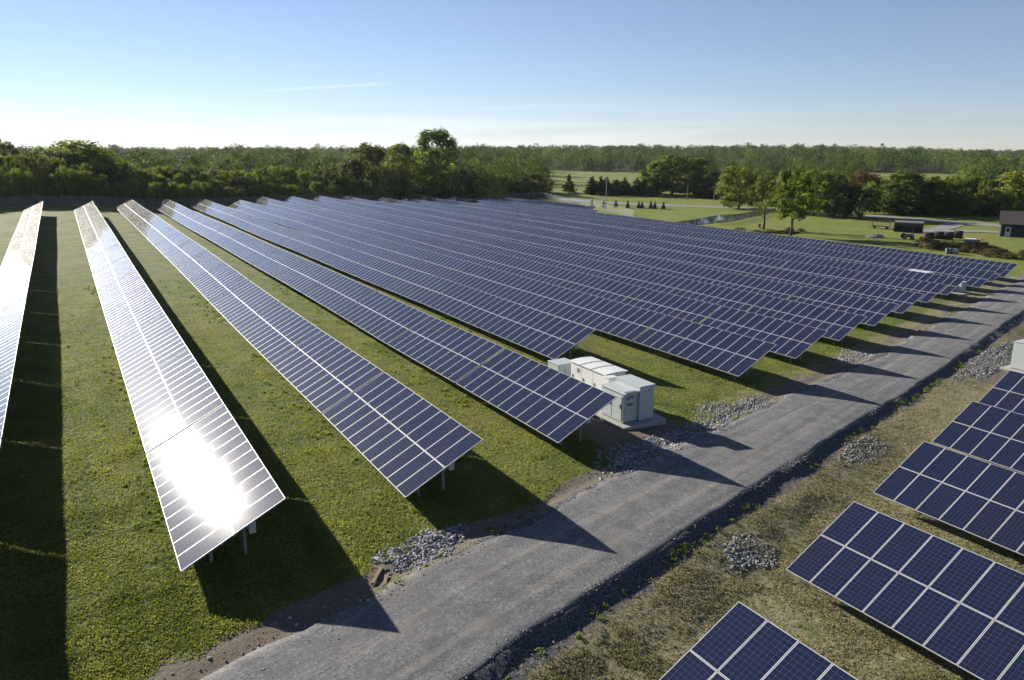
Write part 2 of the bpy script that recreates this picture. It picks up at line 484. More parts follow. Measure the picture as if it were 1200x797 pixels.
def make_stone():
    m, t = material('broken_stone')
    tint = t.attr('tint')
    P = t.n('ShaderNodeTexCoord').outputs['Object']
    c = t.mix(tint, (.11, .115, .125), (.42, .415, .40))
    c = t.mix(t.math('MULTIPLY', t.noise(P, 9, 4), .35), c, (.12, .12, .125))
    t.out(t.bsdf(c, .85, .25, 0, t.bump(t.noise(P, 30, 3), .4, .02)).outputs[0])
    return m
M['stone'] = make_stone()


def make_water():
    m, t = material('still_water')
    P = t.n('ShaderNodeNewGeometry').outputs['Position']
    t.out(t.bsdf((.05, .058, .06), .05, .5, 0, t.bump(t.noise(P, 1.2, 3), .10, .05)).outputs[0])
    return m
M['water'] = make_water()


def make_chain():
    m, t = material('chain_link_wire')
    uv = t.n('ShaderNodeUVMap').outputs[0]
    sp = t.n('ShaderNodeSeparateXYZ'); t.put(sp.inputs[0], uv)
    a = t.math('FRACT', t.math('MULTIPLY', t.math('ADD', sp.outputs[0], sp.outputs[1]), 9.0))
    b = t.math('FRACT', t.math('MULTIPLY', t.math('SUBTRACT', sp.outputs[0], sp.outputs[1]), 9.0))
    f = t.math('MAXIMUM', t.math('LESS_THAN', a, .10), t.math('LESS_THAN', b, .10))
    d = t.bsdf((.30, .31, .33), .5, .5, .5)
    tr = t.n('ShaderNodeBsdfTransparent')
    mx = t.n('ShaderNodeMixShader'); t.put(mx.inputs[0], f); t.put(mx.inputs[1], tr.outputs[0]); t.put(mx.inputs[2], d.outputs[0])
    t.out(mx.outputs[0])
    return m
M['chain'] = make_chain()

# ------------------------------------------------------------------ setting: ground sheet
LAWN = []          # far lawns: (px0, px1, d0, d1)


def build_ground():
    def axis(parts):
        out = []
        for a, b, s in parts: out += list(np.arange(a, b, s))
        return np.array(out + [parts[-1][1]])
    xs = axis([(-6000, -1000, 500), (-1000, -200, 80), (-200, -30, 8), (-30, -8, 1.0), (-8, 50, .35), (50, 90, .7), (90, 240, 1.5), (240, 420, 6), (420, 1600, 30), (1600, 6000, 400)])
    ys = axis([(-3000, -200, 400), (-200, -20, 20), (-20, 8, 1.5), (8, 36, .3), (36, 64, .7), (64, 110, 1.5), (110, 280, 2.5), (280, 500, 8), (500, 1800, 30), (1800, 6000, 400)])
    X, Y = np.meshgrid(xs, ys)
    Z = ground(X, Y)
    x, y = X.ravel(), Y.ravel(); V = np.stack([x, y, Z.ravel()], 1)
    nx, ny = len(xs), len(ys)
    i = np.arange(nx * ny).reshape(ny, nx)
    Fc = np.stack([i[:-1, :-1].ravel(), i[:-1, 1:].ravel(), i[1:, 1:].ravel(), i[1:, :-1].ravel()], 1)
    t = road_t(x, y)
    dirt, dry, lush, woodland = ground_masks(x, y)
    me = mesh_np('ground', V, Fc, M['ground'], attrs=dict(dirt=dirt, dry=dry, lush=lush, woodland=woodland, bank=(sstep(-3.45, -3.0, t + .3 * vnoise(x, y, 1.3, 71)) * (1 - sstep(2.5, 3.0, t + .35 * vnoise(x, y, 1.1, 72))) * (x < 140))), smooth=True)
    return tag(link('ground', me), kind='structure')


def in_lawn(d, lat):
    px = 600 + FPX * lat / math.cos(PITCH)
    m = np.zeros_like(d)
    for p0, p1, d0, d1 in LAWN:
        m = np.maximum(m, ((px > p0) & (px < p1) & (d > d0) & (d < d1)).astype(float))
    return m


def ground_masks(x, y):
    t = road_t(x, y)
    wob = 0.7 * vnoise(x, y, 3.1, 11) + .35 * vnoise(x, y, .9, 12)
    on = (x < 135) & (x > -60)
    dirt = np.where(t > 0, 1 - sstep(3.5, 4.5, t - wob), 1 - sstep(3.0, 3.6, -t - .3 * wob)) * on
    # gravel apron round the inverter pad
    dirt = np.maximum(dirt, (1 - sstep(.2, 1.2, np.maximum(np.abs(x - 25.6) - 2.6, np.abs(y - 31.5) - 4.2) + .3 * wob)))
    dirt = np.maximum(dirt, (1 - sstep(.2, 1.2, np.maximum(np.abs(x - 66) - 7, np.abs(y - 31.5) - 2.5) + .6 * wob)) * (t < -2))
    dry = sstep(2.2, 3.4, -t) * (y < 60) * (1 - .42 * sstep(5.5, 8.5, -t + wob))
    dry = np.maximum(dry, .75 * sstep(7.2, 4.5, t) * (t > 0) * sstep(20, 35, x) * on)
    d = x * math.sin(YAW) + y * math.cos(YAW); lat = (x * math.cos(YAW) - y * math.sin(YAW)) / np.maximum(d, 1)
    lush = ((x > 127) & (d < 300)).astype(float) * sstep(127, 132, x)
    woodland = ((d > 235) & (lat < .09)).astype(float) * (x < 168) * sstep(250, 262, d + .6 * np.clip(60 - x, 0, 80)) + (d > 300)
    wl = in_lawn(d, lat)
    lush = np.maximum(lush * (1 - np.clip(woodland, 0, 1)), wl)
    woodland = np.clip(woodland * (1 - wl), 0, 1)
    return dirt, dry, lush, woodland


LAWN += [(625, 850, 290, 395), (640, 805, 395, 610), (834, 872, 290, 420), (1005, 1130, 262, 640), (860, 1300, 180, 232)]
build_ground()


def build_gravel_road():
    s = np.arange(-45, 185, .3); tt = np.array([-2.62, -2.42, -2.3, -2.1, -1.7, -1.2, -.6, 0, .6, 1.2, 1.7, 2.1, 2.35, 2.5, 2.75])
    S, T = np.meshgrid(s, tt, indexing='ij')
    c, sn = math.cos(RD), math.sin(RD)
    w0 = .24 * vnoise(S, T * 0, 2.3, 21) + .16 * vnoise(S, T * 0, .8, 22)
    wid = np.where(T > 0, T + np.maximum(0, T - 1.0) * (w0 + .25 * np.exp(-((S - 2) / 6) ** 2) * 1.2), T + np.minimum(0, T + 1.0) * -w0 * .25)
    X = S * c - wid * sn; Y = 15.7 + S * sn / c * c + wid * c
    Y = 15.7 + S * sn + wid * c
    Z = np.interp(X, RX, RZ) - .50 + .02 + .035 * (1 - (wid / 2.3) ** 2) + .012 * vnoise(X, Y, .8, 23)
    Z = Z - .02 * np.exp(-((np.abs(wid) - .95) / .28) ** 2)
    e = np.abs(T) >= 2.4
    Z = np.where(T > 2.4, ground(X, Y) - .03 * (T - 2.3), Z)
    Z = np.where(T < -2.35, ground(X, Y) - .05, Z)
    n, k = S.shape; i = np.arange(n * k).reshape(n, k)
    Fc = np.stack([i[:-1, :-1].ravel(), i[1:, :-1].ravel(), i[1:, 1:].ravel(), i[:-1, 1:].ravel()], 1)
    me = mesh_np('gravel_road', np.stack([X.ravel(), Y.ravel(), Z.ravel()], 1), Fc, M['gravel'],
                 attrs=dict(across=wid.ravel(), along=S.ravel()), smooth=True)
    tag(link('gravel_road', me), kind='structure')
build_gravel_road()


def strip(name, pts, width, mat, off=.03, kind='structure'):
    """flat strip following ground points (x, y)"""
    P = np.array([p[:2] for p in pts], float)
    out = [P[0]]
    for a, b in zip(P[:-1], P[1:]):
        n = max(2, int(np.linalg.norm(b - a) / 2.0))
        out += [a + (b - a) * k / n for k in range(1, n + 1)]
    P = np.array(out)
    for _ in range(6): P[1:-1] = (P[:-2] + 2 * P[1:-1] + P[2:]) / 4
    T = np.gradient(P, axis=0); T /= np.linalg.norm(T, axis=1, keepdims=True); N = np.stack([-T[:, 1], T[:, 0]], 1)
    V = []
    cols = np.linspace(-.5, .5, 7)
    for c in cols:
        Q = P + N * c * (width + .5 * vnoise(P[:, 0], P[:, 1], 3, 31)[:, None])
        V.append(np.column_stack([Q, ground(Q[:, 0], Q[:, 1]) + off]))
    V = np.array(V); m, n, _ = V.shape; i = np.arange(m * n).reshape(m, n)
    Fc = np.stack([i[:-1, :-1].ravel(), i[:-1, 1:].ravel(), i[1:, 1:].ravel(), i[1:, :-1].ravel()], 1)
    return tag(link(name, mesh_np(name, V.reshape(-1, 3), Fc, mat, smooth=True)), kind=kind)


strip('country_road', [at(*q) for q in [(630, 229.6), (665, 233.5), (700, 236.8), (760, 240.2), (810, 241.7), (870, 243.8), (900, 246), (960, 250), (1000, 252), (1060, 256), (1100, 259.5), (1150, 263), (1200, 267), (1260, 272)]], 7.5, M['tarmac'], .06)
strip('driveway', [at(*q) for q in [(1122, 262), (1112, 265.5), (1100, 269), (1082, 273)]], 5, M['tarmac'], .09)
strip('yard_drive', [at(*q) for q in [(1076, 273.5), (1110, 271.5), (1145, 271), (1178, 273)]], 5.5, M['tarmac'], .12)


def build_water():
    px = [(784, 261.5), (803, 265), (847, 260.5), (867, 257), (888, 252), (905, 248.3), (912, 244.5), (900, 244.8), (888, 246.7), (867, 250.6), (842, 252), (815, 257)]
    bm = bmesh.new()
    vs = [bm.verts.new((*at(*q, z=-5.42)[:2], -5.38)) for q in px]
    bm.faces.new(vs); bmesh.ops.recalc_face_normals(bm, faces=bm.faces[:])
    me = bpy.data.meshes.new('water'); bm.to_mesh(me); bm.free(); me.materials.append(M['water'])
    if me.polygons[0].normal.z < 0: me.flip_normals()
    tag(link('water', me), kind='structure')
build_water()

# ------------------------------------------------------------------ solar tables
TILT = R(26.334); ML = 1.957; MW = .99; MP = 1.01; MG = .02; NM = 11; TP = 11.28
CT, ST = math.cos(TILT), math.sin(TILT)


def module_geo(x0, y0, V, Fg, Ff, uv):
    """glass quad and frame faces of one module lying flat, low corner at x0,y0"""
    fr = .020
    x1, y1 = x0 + ML, y0 + MW
    b = len(V)
    V += [(x0 + fr, y0 + fr, -.003), (x1 - fr, y0 + fr, -.003), (x1 - fr, y1 - fr, -.003), (x0 + fr, y1 - fr, -.003)]
    Fg.append((b, b + 1, b + 2, b + 3)); uv += [(0, 0), (0, 12), (6, 12), (6, 0)]
    b = len(V)
    V += [(x0, y0, 0), (x1, y0, 0), (x1, y1, 0), (x0, y1, 0), (x0 + fr, y0 + fr, 0), (x1 - fr, y0 + fr, 0), (x1 - fr, y1 - fr, 0), (x0 + fr, y1 - fr, 0),
          (x0, y0, -.045), (x1, y0, -.045), (x1, y1, -.045), (x0, y1, -.045)]
    for k in range(4):
        k2 = (k + 1) % 4
        Ff.append((b + k, b + k2, b + 4 + k2, b + 4 + k)); Ff.append((b + k2, b + k, b + 8 + k, b + 8 + k2))
    Ff.append((b + 11, b + 10, b + 9, b + 8))


def module_mesh(name, cells, glass=True, frame=True):
    V, Fg, Ff, uv = [], [], [], []
    for (x0, y0) in cells: module_geo(x0, y0, V, Fg, Ff, uv)
    fs, mi, us = [], [], []
    V = np.array(V)
    if glass:
        fs += Fg; mi += [0] * len(Fg); us += uv
    if frame:
        for k, f in enumerate(Ff):
            fs.append(f); mi.append(1 if k % 9 != 8 else 2); us += [(0, 0)] * 4
    used = np.unique(np.array(fs)); mp = -np.ones(len(V), int); mp[used] = np.arange(len(used))
    return mesh_np(name, V[used], mp[np.array(fs)], [M['glass'], M['alu'], M['backsheet']], mi, uv=us)


ME_MODULE = module_mesh('solar_module', [(0, 0)])
ME_CELLS = module_mesh('cell_sheet', [(0, 0)], True, False)
ME_FRAME = module_mesh('module_frame', [(0, 0)], False, True)
ME_ROWDECK = module_mesh('module_row', [(0, k * MP) for k in range(NM)])
LEN = NM * MP - .02
SPAN = 2 * ML + MG
LOWC = .72      # low edge above ground


def sl(u): return (u * CT, u * ST)     # slope length -> x, z


def make_support():
    """posts, rafters, purlins of one table, origin under the low edge at ground"""
    parts = []
    for yy in (1.35, 5.55, 9.75):
        for u in (1.25, 2.55):
            x, z = sl(u)
            b = MB(); b.box(x - .05, x + .05, yy - .04, yy + .04, -.4, LOWC + z - .12); parts.append(('post', b.mesh('post', M['galv'])))
        b = MB(); x0, z0 = sl(.35); x1, z1 = sl(3.6)
        b.bar((x0, yy + .06, LOWC + z0 - .17), (x1, yy + .06, LOWC + z1 - .17), .06, .10); parts.append(('rafter', b.mesh('rafter', M['galv'])))
        b = MB(); xa, za = sl(2.55); xb, zb = sl(3.3)
        b.bar((xa, yy - .06, LOWC + .45), (xb, yy - .06, LOWC + zb - .2), .05, .05)
        xa, za = sl(1.25); xb, zb = sl(2.2)
        b.bar((xa, yy - .06, LOWC - .05), (xb, yy - .06, LOWC + zb - .2), .05, .05)
        parts.append(('brace', b.mesh('brace', M['galv'])))
    for u in (.45, 1.5, ML + MG / 2, 2.45, 3.5):  # middle purlin added, extra wide, to block sun through the module gap
        x, z = sl(u)
        b = MB(); b.box(x - (.055 if u == ML + MG / 2 else .03), x + (.055 if u == ML + MG / 2 else .03), .02, LEN - .02, LOWC + z - .115, LOWC + z - .052); parts.append(('purlin', b.mesh('purlin', M['galv'])))
    return parts
SUPPORT = make_support()


def merged(name, meshes, mats):
    bm = bmesh.new()
    for me in meshes: bm.from_mesh(me)
    out = bpy.data.meshes.new(name); bm.to_mesh(out); bm.free()
    for m in mats: out.materials.append(m)
    return out
ME_SUPPORT = merged('support_frame', [m for _, m in SUPPORT], [M['galv']])
_b = MB(); _x, _z = sl(2.62)
_b.box(_x + .06, _x + .30, .95, 1.35, LOWC + _z - .95, LOWC + _z - .30, 0, .02)
ME_BOX = _b.mesh('combiner_box', M['grey_paint'])

ORD = ['zeroth', 'first', 'second', 'third', 'fourth', 'fifth', 'sixth', 'seventh', 'eighth', 'ninth', 'tenth', 'eleventh', 'twelfth', 'thirteenth', 'fourteenth', 'fifteenth', 'sixteenth', 'seventeenth', 'eighteenth', 'nineteenth']


def to_px(p):
    d = np.array(p, float) - CAM; z = d @ _F
    return 600 + FPX * (d @ _R) / max(z, .01), 398.5 - FPX * (d @ _U) / max(z, .01), z


NTAB = [0]


def table(x, ya, yb, za, zb, label, group, box_end, keep=False):
    """one table whose low edge runs from (x, ya, za) to (x, yb, zb)"""
    xm = x + SPAN * CT / 2; ym = (ya + yb) / 2
    c = [to_px((x, ya, za)), to_px((x, yb, zb)), to_px((x + SPAN * CT, yb, zb + SPAN * ST)), to_px((x + SPAN * CT, ya, za + SPAN * ST))]
    if max(k[2] for k in c) < 2: return
    if keep: pass
    elif max(k[0] for k in c) < -2 or min(k[0] for k in c) > 1330 or min(k[1] for k in c) > 900: return
    area = .5 * abs(sum(c[i][0] * c[(i + 1) % 4][1] - c[(i + 1) % 4][0] * c[i][1] for i in range(4))) / 22
    NTAB[0] += 1
    root = empty('solar_table', (x, ya, za - LOWC), 0, label, 'solar table', group)
    root.rotation_euler = (math.atan2(zb - za, yb - ya), 0, 0)
    rnd = random.Random(int(x * 100 + ya * 10))
    if area > 9:
        for r in range(2):
            for k in range(NM):
                o = link('solar_module', ME_CELLS if area > 220 else ME_MODULE, root)
                u = r * (ML + MG)
                o.location = (u * CT, k * MP, LOWC + u * ST)
                o.rotation_euler = (rnd.gauss(0, .0016), -TILT + rnd.gauss(0, .0018), 0)
                if area > 220: link('module_frame', ME_FRAME, o)
    else:
        for r in range(2):
            o = link('module_row', ME_ROWDECK, root); u = r * (ML + MG)
            o.location = (u * CT, 0, LOWC + u * ST); o.rotation_euler = (0, -TILT, 0)
    if area > 40:
        for nm, me in SUPPORT: link(nm, me, root)
    else: link('support_frame', ME_SUPPORT, root)
    if box_end: link('combiner_box', ME_BOX, root)


ROW_ENDS = {-1: (90, 192), 0: (24.6, 181), 1: (24.486, 183), 2: (25.73, 195), 3: (28.18, 205), 4: (42.37, 212), 5: (33.92, 219), 6: (36.68, 223), 7: (39.59, 226), 8: (42.52, 229),
            9: (45.5, 232), 10: (48.3, 234), 11: (51.2, 236.5), 12: (52.3, 239), 13: (55.3, 241), 14: (58.4, 243), 15: (176, 246), 16: (189, 248)}
ROW_X = {i: float(v) for i, v in zip(range(-1, 17), RX[1:19])}
ROW_X[-1] = -15.7
for i, (ya, yb) in ROW_ENDS.items():
    x = ROW_X[i]; n = max(1, int(round((yb - ya) / TP)))
    wv = lambda y: .07 * math.sin(y * .045 + i * 1.3) + .05 * math.sin(y * .11 + i * 2.1) if y > ya + 13 else .02
    for k in range(n):
        y0 = ya + k * TP; y1 = y0 + LEN
        le = lambda y: float(low_edge(x, y)) + wv(y)
        rown = ORD[i + 2]
        if i == 1 and k == 0: lab = 'sun-glaring solar table at the road end of the third row from the left'
        elif i == 3 and k == 0: lab = 'blue solar table at the road end of its row, beside the white inverter cabinets'
        else: lab = f'blue solar table, {ORD[k + 1]} from the near end of the {rown} row from the left'
        table(x, y0, y1, le(y0), le(y1), lab, 'solar tables in long rows across the road', k == 0, keep=(i == 0 and k < 3))
EAST = [('Z', 11.22, 12.6, .60, -.005, 'nearest'), ('A', 20.53, 15.59, -.01, -.012, 'second nearest'), ('B', 29.92, 18.56, -.56, -.002, 'third nearest'),
        ('C', 39.05, 21.27, -.95, 0, 'fourth nearest'), ('D', 48.18, 23.86, -1.21, 0, 'farthest')]
for nm, x, ye, z0, s, wd in EAST:
    for k in range(2):
        yb = ye - k * TP; ya = yb - LEN
        where = 'at the road end' if k == 0 else 'away from the road'
        table(x, ya, yb, z0 - s * k * TP * 1 + s * -LEN, z0 - s * k * TP, f'dark blue solar table {where}, {wd} row on the camera side',
              'solar tables on the camera side of the road', False)
print('tables', NTAB[0])

# ------------------------------------------------------------------ inverter stations
GW, GG, GS = M['white_paint'], M['grey_paint'], M['seam']


def pad(cx0, cx1, cy0, cy1, label):
    z = min(float(ground(a, b)) for a in (cx0, cx1) for b in (cy0, cy1))
    zt = max(float(ground(a, b)) for a in (cx0, cx1) for b in (cy0, cy1)) + .10
    b = MB(); b.box(cx0, cx1, cy0, cy1, z - .3, zt, 0, .03)
    tag(b.obj('concrete_pad', M['concrete']), label, 'concrete pad')
    return zt


def inverter(x, y, z, wx, ly, h, label, group=None):
    """long cabinet, doors on the -X side, white roof with two seams"""
    r = empty('inverter_cabinet', (x, y, z), 0, label, 'inverter', group)
    b = MB(); b.box(0, wx, 0, ly, .08, h, 0, .015); b.box(.06, wx - .06, .05, ly - .05, 0, .1, 1); b.obj('body', [GW, GS], r)
    n = 3
    for k in range(n):
        y0 = .06 + k * (ly - .12) / n; y1 = .06 + (k + 1) * (ly - .12) / n - .03
        b = MB(); b.box(-.025, 0, y0, y1, .18, h - .1, 0, .008)
        d = b.obj('door', GW, r)
        b = MB(); b.box(-.06, -.027, y1 - .16, y1 - .12, h * .5, h * .5 + .2, 0); b.obj('handle', GS, d)
        for q in range(5):
            b = MB() if q == 0 else b
            b.box(-.034, -.0255, y0 + .22, y1 - .24, .34 + q * .075, .375 + q * .075)
        b.obj('louvre', GS, d)
        if k == 2:
            b = MB(); b.box(-.032, -.026, y0 + .2, y0 + .5, h * .72, h * .88, 0); b.obj('vent', GS, d)
    b = MB(); o = .09
    prof = [(-o, h + .02), (-o, h + .07), (wx * .25, h + .11), (wx * .5, h + .125), (wx * .75, h + .11), (wx + o, h + .07), (wx + o, h + .02)]
    b.prism(prof, -o, ly + o); rf = b.obj('roof', GW, r)
    for f in (.36, .68):
        b = MB(); yy = ly * f
        pr2 = [(px, pz + .012) for px, pz in prof[1:-1]] + [(px, pz - .03) for px, pz in prof[-2:0:-1]]
        b.prism(pr2, yy - .05, yy + .05); b.obj('roof_seam', GS, rf)
    b = MB(); b.tube([(wx + .06, ly * .3, .0), (wx + .06, ly * .3, h * .6), (wx - .02, ly * .3, h * .68)], .04, 7); b.obj('conduit', M['galv'], r)
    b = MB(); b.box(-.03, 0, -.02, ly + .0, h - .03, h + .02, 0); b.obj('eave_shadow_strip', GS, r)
    return r


def transformer(x, y, z, wx, ly, h, label, group=None):
    """stepped grey box: taller tank on the right, lower cable compartment on the left"""
    r = empty('transformer', (x, y, z), 0, label, 'transformer', group)
    xs = wx * .50
    b = MB(); b.box(xs, wx, 0, ly, .06, h, 0, .02); b.box(xs + .05, wx - .05, .05, ly - .05, 0, .08, 1); b.obj('tank', [GG, GS], r)
    b = MB(); b.box(xs - .02, wx + .04, -.04, ly + .03, h + .002, h + .05, 0, .012); b.obj('tank_lid', GG, r)
    b = MB(); b.box(0, xs - .003, .18, ly, .06, h - .28, 0, .015); b.box(.04, xs - .05, .22, ly - .05, 0, .08, 1); b.obj('cable_compartment', [GG, GS], r)
    b = MB(); b.prism([(-.05, h - .30), (-.05, h - .25), (xs - .01, h - .20), (xs - .01, h - .30)], .05, ly + .03); b.obj('compartment_lid', GG, r)
    b = MB(); b.box(.12, xs - .12, .08, .30, h - .235, h - .20); b.obj('lifting_bracket', GS, r)
    for (a, c, e, g) in ((.25, .40, 1.35, 1.5), (.52, .68, 1.42, 1.55), (.3, .62, 1.0, 1.14)):
        b = MB(); b.box(a, c, .10, .18, e, g, 0, .006); b.obj('gauge', GS, r)
    b = MB(); b.box(.18, xs - .12, .15, .178, .25, .95, 0, .006); b.obj('door', GG, r)
    for k in range(2):
        y0 = .3 + k * (ly - .4) / 2
        b = MB(); b.box(-.025, -.002, y0, y0 + (ly - .5) / 2, .15, h - .45, 0, .006); d = b.obj('door', GG, r)
        b = MB(); b.box(-.05, -.026, y0 + .1, y0 + .14, h * .42, h * .55); b.obj('handle', GS, d)
    b = MB(); b.box(wx * .80, wx * .88, -.006, -.001, h - .30, h - .2); b.obj('warning_label', M['red'], r)
    for k in range(3):
        b = MB(); xx = xs + .02 + (k + .5) * (wx - xs) / 3
        b.box(xx - .004, xx + .004, -.008, 0.0, .12, h - .05); b.obj('panel_joint', GG, r)
    return r


def small_cabinet(x, y, z, wx, ly, h, label, mat=None, group=None, sticker=False, cat='cabinet'):
    r = empty('electrical_cabinet', (x, y, z), 0, label, cat, group)
    mat = mat or GG
    b = MB(); b.box(0, wx, 0, ly, .06, h, 0, .015); b.box(.04, wx - .04, .04, ly - .04, 0, .07, 1); b.obj('body', [mat, GS], r)
    b = MB(); b.box(-.04, wx + .04, -.04, ly + .04, h + .002, h + .045, 0, .012); b.obj('lid', mat, r)
    b = MB(); b.box(.06, wx - .06, -.022, -.001, .14, h - .1, 0, .006); d = b.obj('door', mat, r)
    b = MB(); b.box(wx - .18, wx - .14, -.05, -.023, h * .45, h * .6); b.obj('handle', GS, d)
    if sticker:
        b = MB(); b.box(.12, .26, -.027, -.0225, h * .72, h * .84); b.obj('warning_label', M['red'], d)
    return r


zp = pad(24.75, 27.9, 30.05, 40.6, 'pale concrete pad under the white inverter cabinets beside the gravel road')
transformer(25.2, 30.45, zp, 2.05, 2.15, 2.0, 'pale grey stepped transformer at the road end of the concrete pad')
small_cabinet(26.05, 33.05, zp, .55, .45, 1.85, 'slim white cabinet with red sticker between transformer and inverter', GW, sticker=True)
inverter(26.25, 33.65, zp, 1.55, 3.5, 1.85, 'long white inverter cabinet with ribbed white roof in middle of the pad')
small_cabinet(26.2, 38.5, zp, 1.3, 1.2, 1.25, 'low pale grey cabinet at the far end of the concrete pad', GG)
b = MB(); b.tube([(26.3, 37.9, zp), (26.3, 37.9, zp + 1.3)], .05, 8); r_ = b.obj('cable_riser', M['galv']); tag(r_, 'short metal riser post between low cabinet and long inverter', 'post')

# second station, beyond the rows, only its roof and end show
g2 = float(ground(98.5, 55))
zp2 = pad(97.2, 100.6, 52.3, 63.5, 'concrete pad between the rear solar rows near the road')
small_cabinet(99.3, 53.2, zp2, 1.15, 1.5, 1.3, 'grey cabinet at the road end between the rear solar rows', GG)
inverter(97.9, 57.3, zp2, 1.6, 2.6, 2.05, 'white roofed inverter cabinet sticking up behind the rear solar rows')
# third station on the camera side
pC = at(1216, 441)
zp3 = pad(pC[0] - .5, pC[0] + 4.0, pC[1] - 3.4, pC[1] + 2.6, 'concrete pad at the right frame edge behind the camera side rows')
small_cabinet(pC[0], pC[1] - .1, zp3, 1.8, 2.2, 2.2, 'pale grey cabinet at the right frame edge beside the gravel road', GG)


# ------------------------------------------------------------------ fences
def fence(pts, h, label, post_step=3.0, group=None, gate=False):
    P = [np.array(p[:2], float) for p in pts]
    root = empty('chain_link_fence', (*P[0], float(ground(*P[0]))), 0, label, 'fence', group)
    ox, oy, oz = root.location
    Q = []
    for a, b in zip(P[:-1], P[1:]):
        n = max(1, int(round(np.linalg.norm(b - a) / post_step)))
        Q += [a + (b - a) * k / n for k in range(n)]
    Q.append(P[-1])
    step = max(1, len(Q) // 95)
    pm = MB(); pm.tube([(0, 0, -.3), (0, 0, h + .05)], .04, 6); pme = pm.mesh('post', M['galv'])
    for k, q in enumerate(Q):
        if k % step == 0: link('post', pme, root, (q[0] - ox, q[1] - oy, float(ground(*q)) - oz))
    rail = MB(); rail.tube([(q[0] - ox, q[1] - oy, float(ground(*q)) - oz + h) for q in Q], .03, 5); rail.obj('top_rail', M['galv'], root)
    V, Fc, uv, s = [], [], [], 0.0
    for k, q in enumerate(Q):
        z = float(ground(*q)) - oz
        V += [(q[0] - ox, q[1] - oy, z + .03), (q[0] - ox, q[1] - oy, z + h - .03)]
    for k in range(len(Q) - 1):
        L = float(np.linalg.norm(Q[k + 1] - Q[k]))
        Fc.append((2 * k, 2 * k + 2, 2 * k + 3, 2 * k + 1)); uv += [(s, 0), (s + L, 0), (s + L, h), (s, h)]; s += L
    link('wire_mesh', mesh_np('wire_mesh', V, np.array(Fc), M['chain'], uv=uv), root)


fence([(-75, 186), (10, 207), (60, 239), (110, 251), (166, 259)], 2.3, 'long chain link fence at the far ends of the rows in front of the woods', 2.9)
fence([(166, 259), (159, 222), (152, 191), (146, 176)], 2.2, 'chain link fence with sunlit top rail along the lawn right of the panels', 3)
fence([at(845, 263.5), at(868, 259), at(888, 254.5), at(905, 251), at(932, 247.5)], 1.7, 'dark wire fence along the near bank of the pond', 2.4)


# ------------------------------------------------------------------ trees
def leaves(C, rad, n, size, rs, squash=.8):
    """n leaf quads round each clump centre; returns V, F, tint"""
    m = len(C); tot = m * n
    cc = np.repeat(C, n, 0); rr = np.repeat(rad, n)[:, None]
    dv = rs.normal(0, 1, (tot, 3)); dv /= np.linalg.norm(dv, axis=1, keepdims=True)
    dv *= rs.random((tot, 1)) ** .45 * rr; dv[:, 2] *= squash
    P = cc + dv
    ax = cc - np.array([0, 0, 1.0]) * (C[:, 2].min() * .4 + C[:, 2].mean() * .6) ; ax = ax / (np.linalg.norm(ax, axis=1, keepdims=True) + 1e-6)
    nn = dv / (np.linalg.norm(dv, axis=1, keepdims=True) + 1e-6) * .75 + ax * .65 + rs.normal(0, .24, (tot, 3)) + np.array([0, 0, .12])
    nn /= np.linalg.norm(nn, axis=1, keepdims=True)
    a = np.cross(nn, rs.normal(0, 1, (tot, 3))); a /= np.linalg.norm(a, axis=1, keepdims=True)
    b = np.cross(nn, a)
    s = size * rs.uniform(.55, 1.35, (tot, 1))
    V = np.stack([P - a * s, P - b * s * .75, P + a * s, P + b * s * .75], 1).reshape(-1, 3)
    F_ = np.arange(tot * 4).reshape(-1, 4)
    tint = np.repeat(np.clip(np.repeat(rs.random(m), n) * .6 + rs.random(tot) * .4, 0, 1), 4)
    return V, F_, tint


def crown_points(kind, rs, m):
    """clump centres and radii in a unit tree (height 1, width 1)"""
    u = rs.random(m); th = rs.random(m) * 2 * math.pi
    if kind == 'conifer':
        z = .05 + .95 * (1 - np.sqrt(rs.random(m))); r = (1 - z) * .52 * (rs.random(m) ** .35) * (1 + .22 * np.sin(z * 55))
        rad = .05 + .10 * (1 - z)
    elif kind == 'tall':
        z = .10 + .86 * u; prof = np.interp(z, [.08, .3, .6, .82, 1], [.30, .46, .48, .38, .12]); r = prof * rs.random(m) ** .40; rad = rs.uniform(.08, .17, m)
    elif kind == 'bush':
        z = .06 + .82 * u; prof = np.sqrt(np.clip(1 - ((z - .25) / .70) ** 2, .02, 1)) * .5; r = prof * rs.random(m) ** .4; rad = rs.uniform(.09, .18, m)
    elif kind == 'open':
        z = .26 + .70 * u; prof = np.sqrt(np.clip(1 - ((z - .62) / .40) ** 2, .03, 1)) * .48; r = prof * rs.random(m) ** .35; rad = rs.uniform(.06, .13, m)
    elif kind == 'bare':
        z = .32 + .66 * u; prof = np.sqrt(np.clip(1 - ((z - .62) / .40) ** 2, .03, 1)) * .44; r = prof * rs.random(m) ** .35; rad = rs.uniform(.05, .11, m)
    else:
        z = .10 + .84 * u; prof = np.sqrt(np.clip(1 - ((z - .50) / .50) ** 2, .06, 1)) * .5; r = prof * rs.random(m) ** .40; rad = rs.uniform(.08, .17, m)
    lob = 1 + .22 * np.sin(th * 3 + rs.random() * 6) + .12 * np.sin(th * 5 + z * 9 + rs.random() * 6)
    C = np.stack([np.cos(th) * r * lob, np.sin(th) * r * lob, z], 1)
    return C, rad


TREE_ME = {}


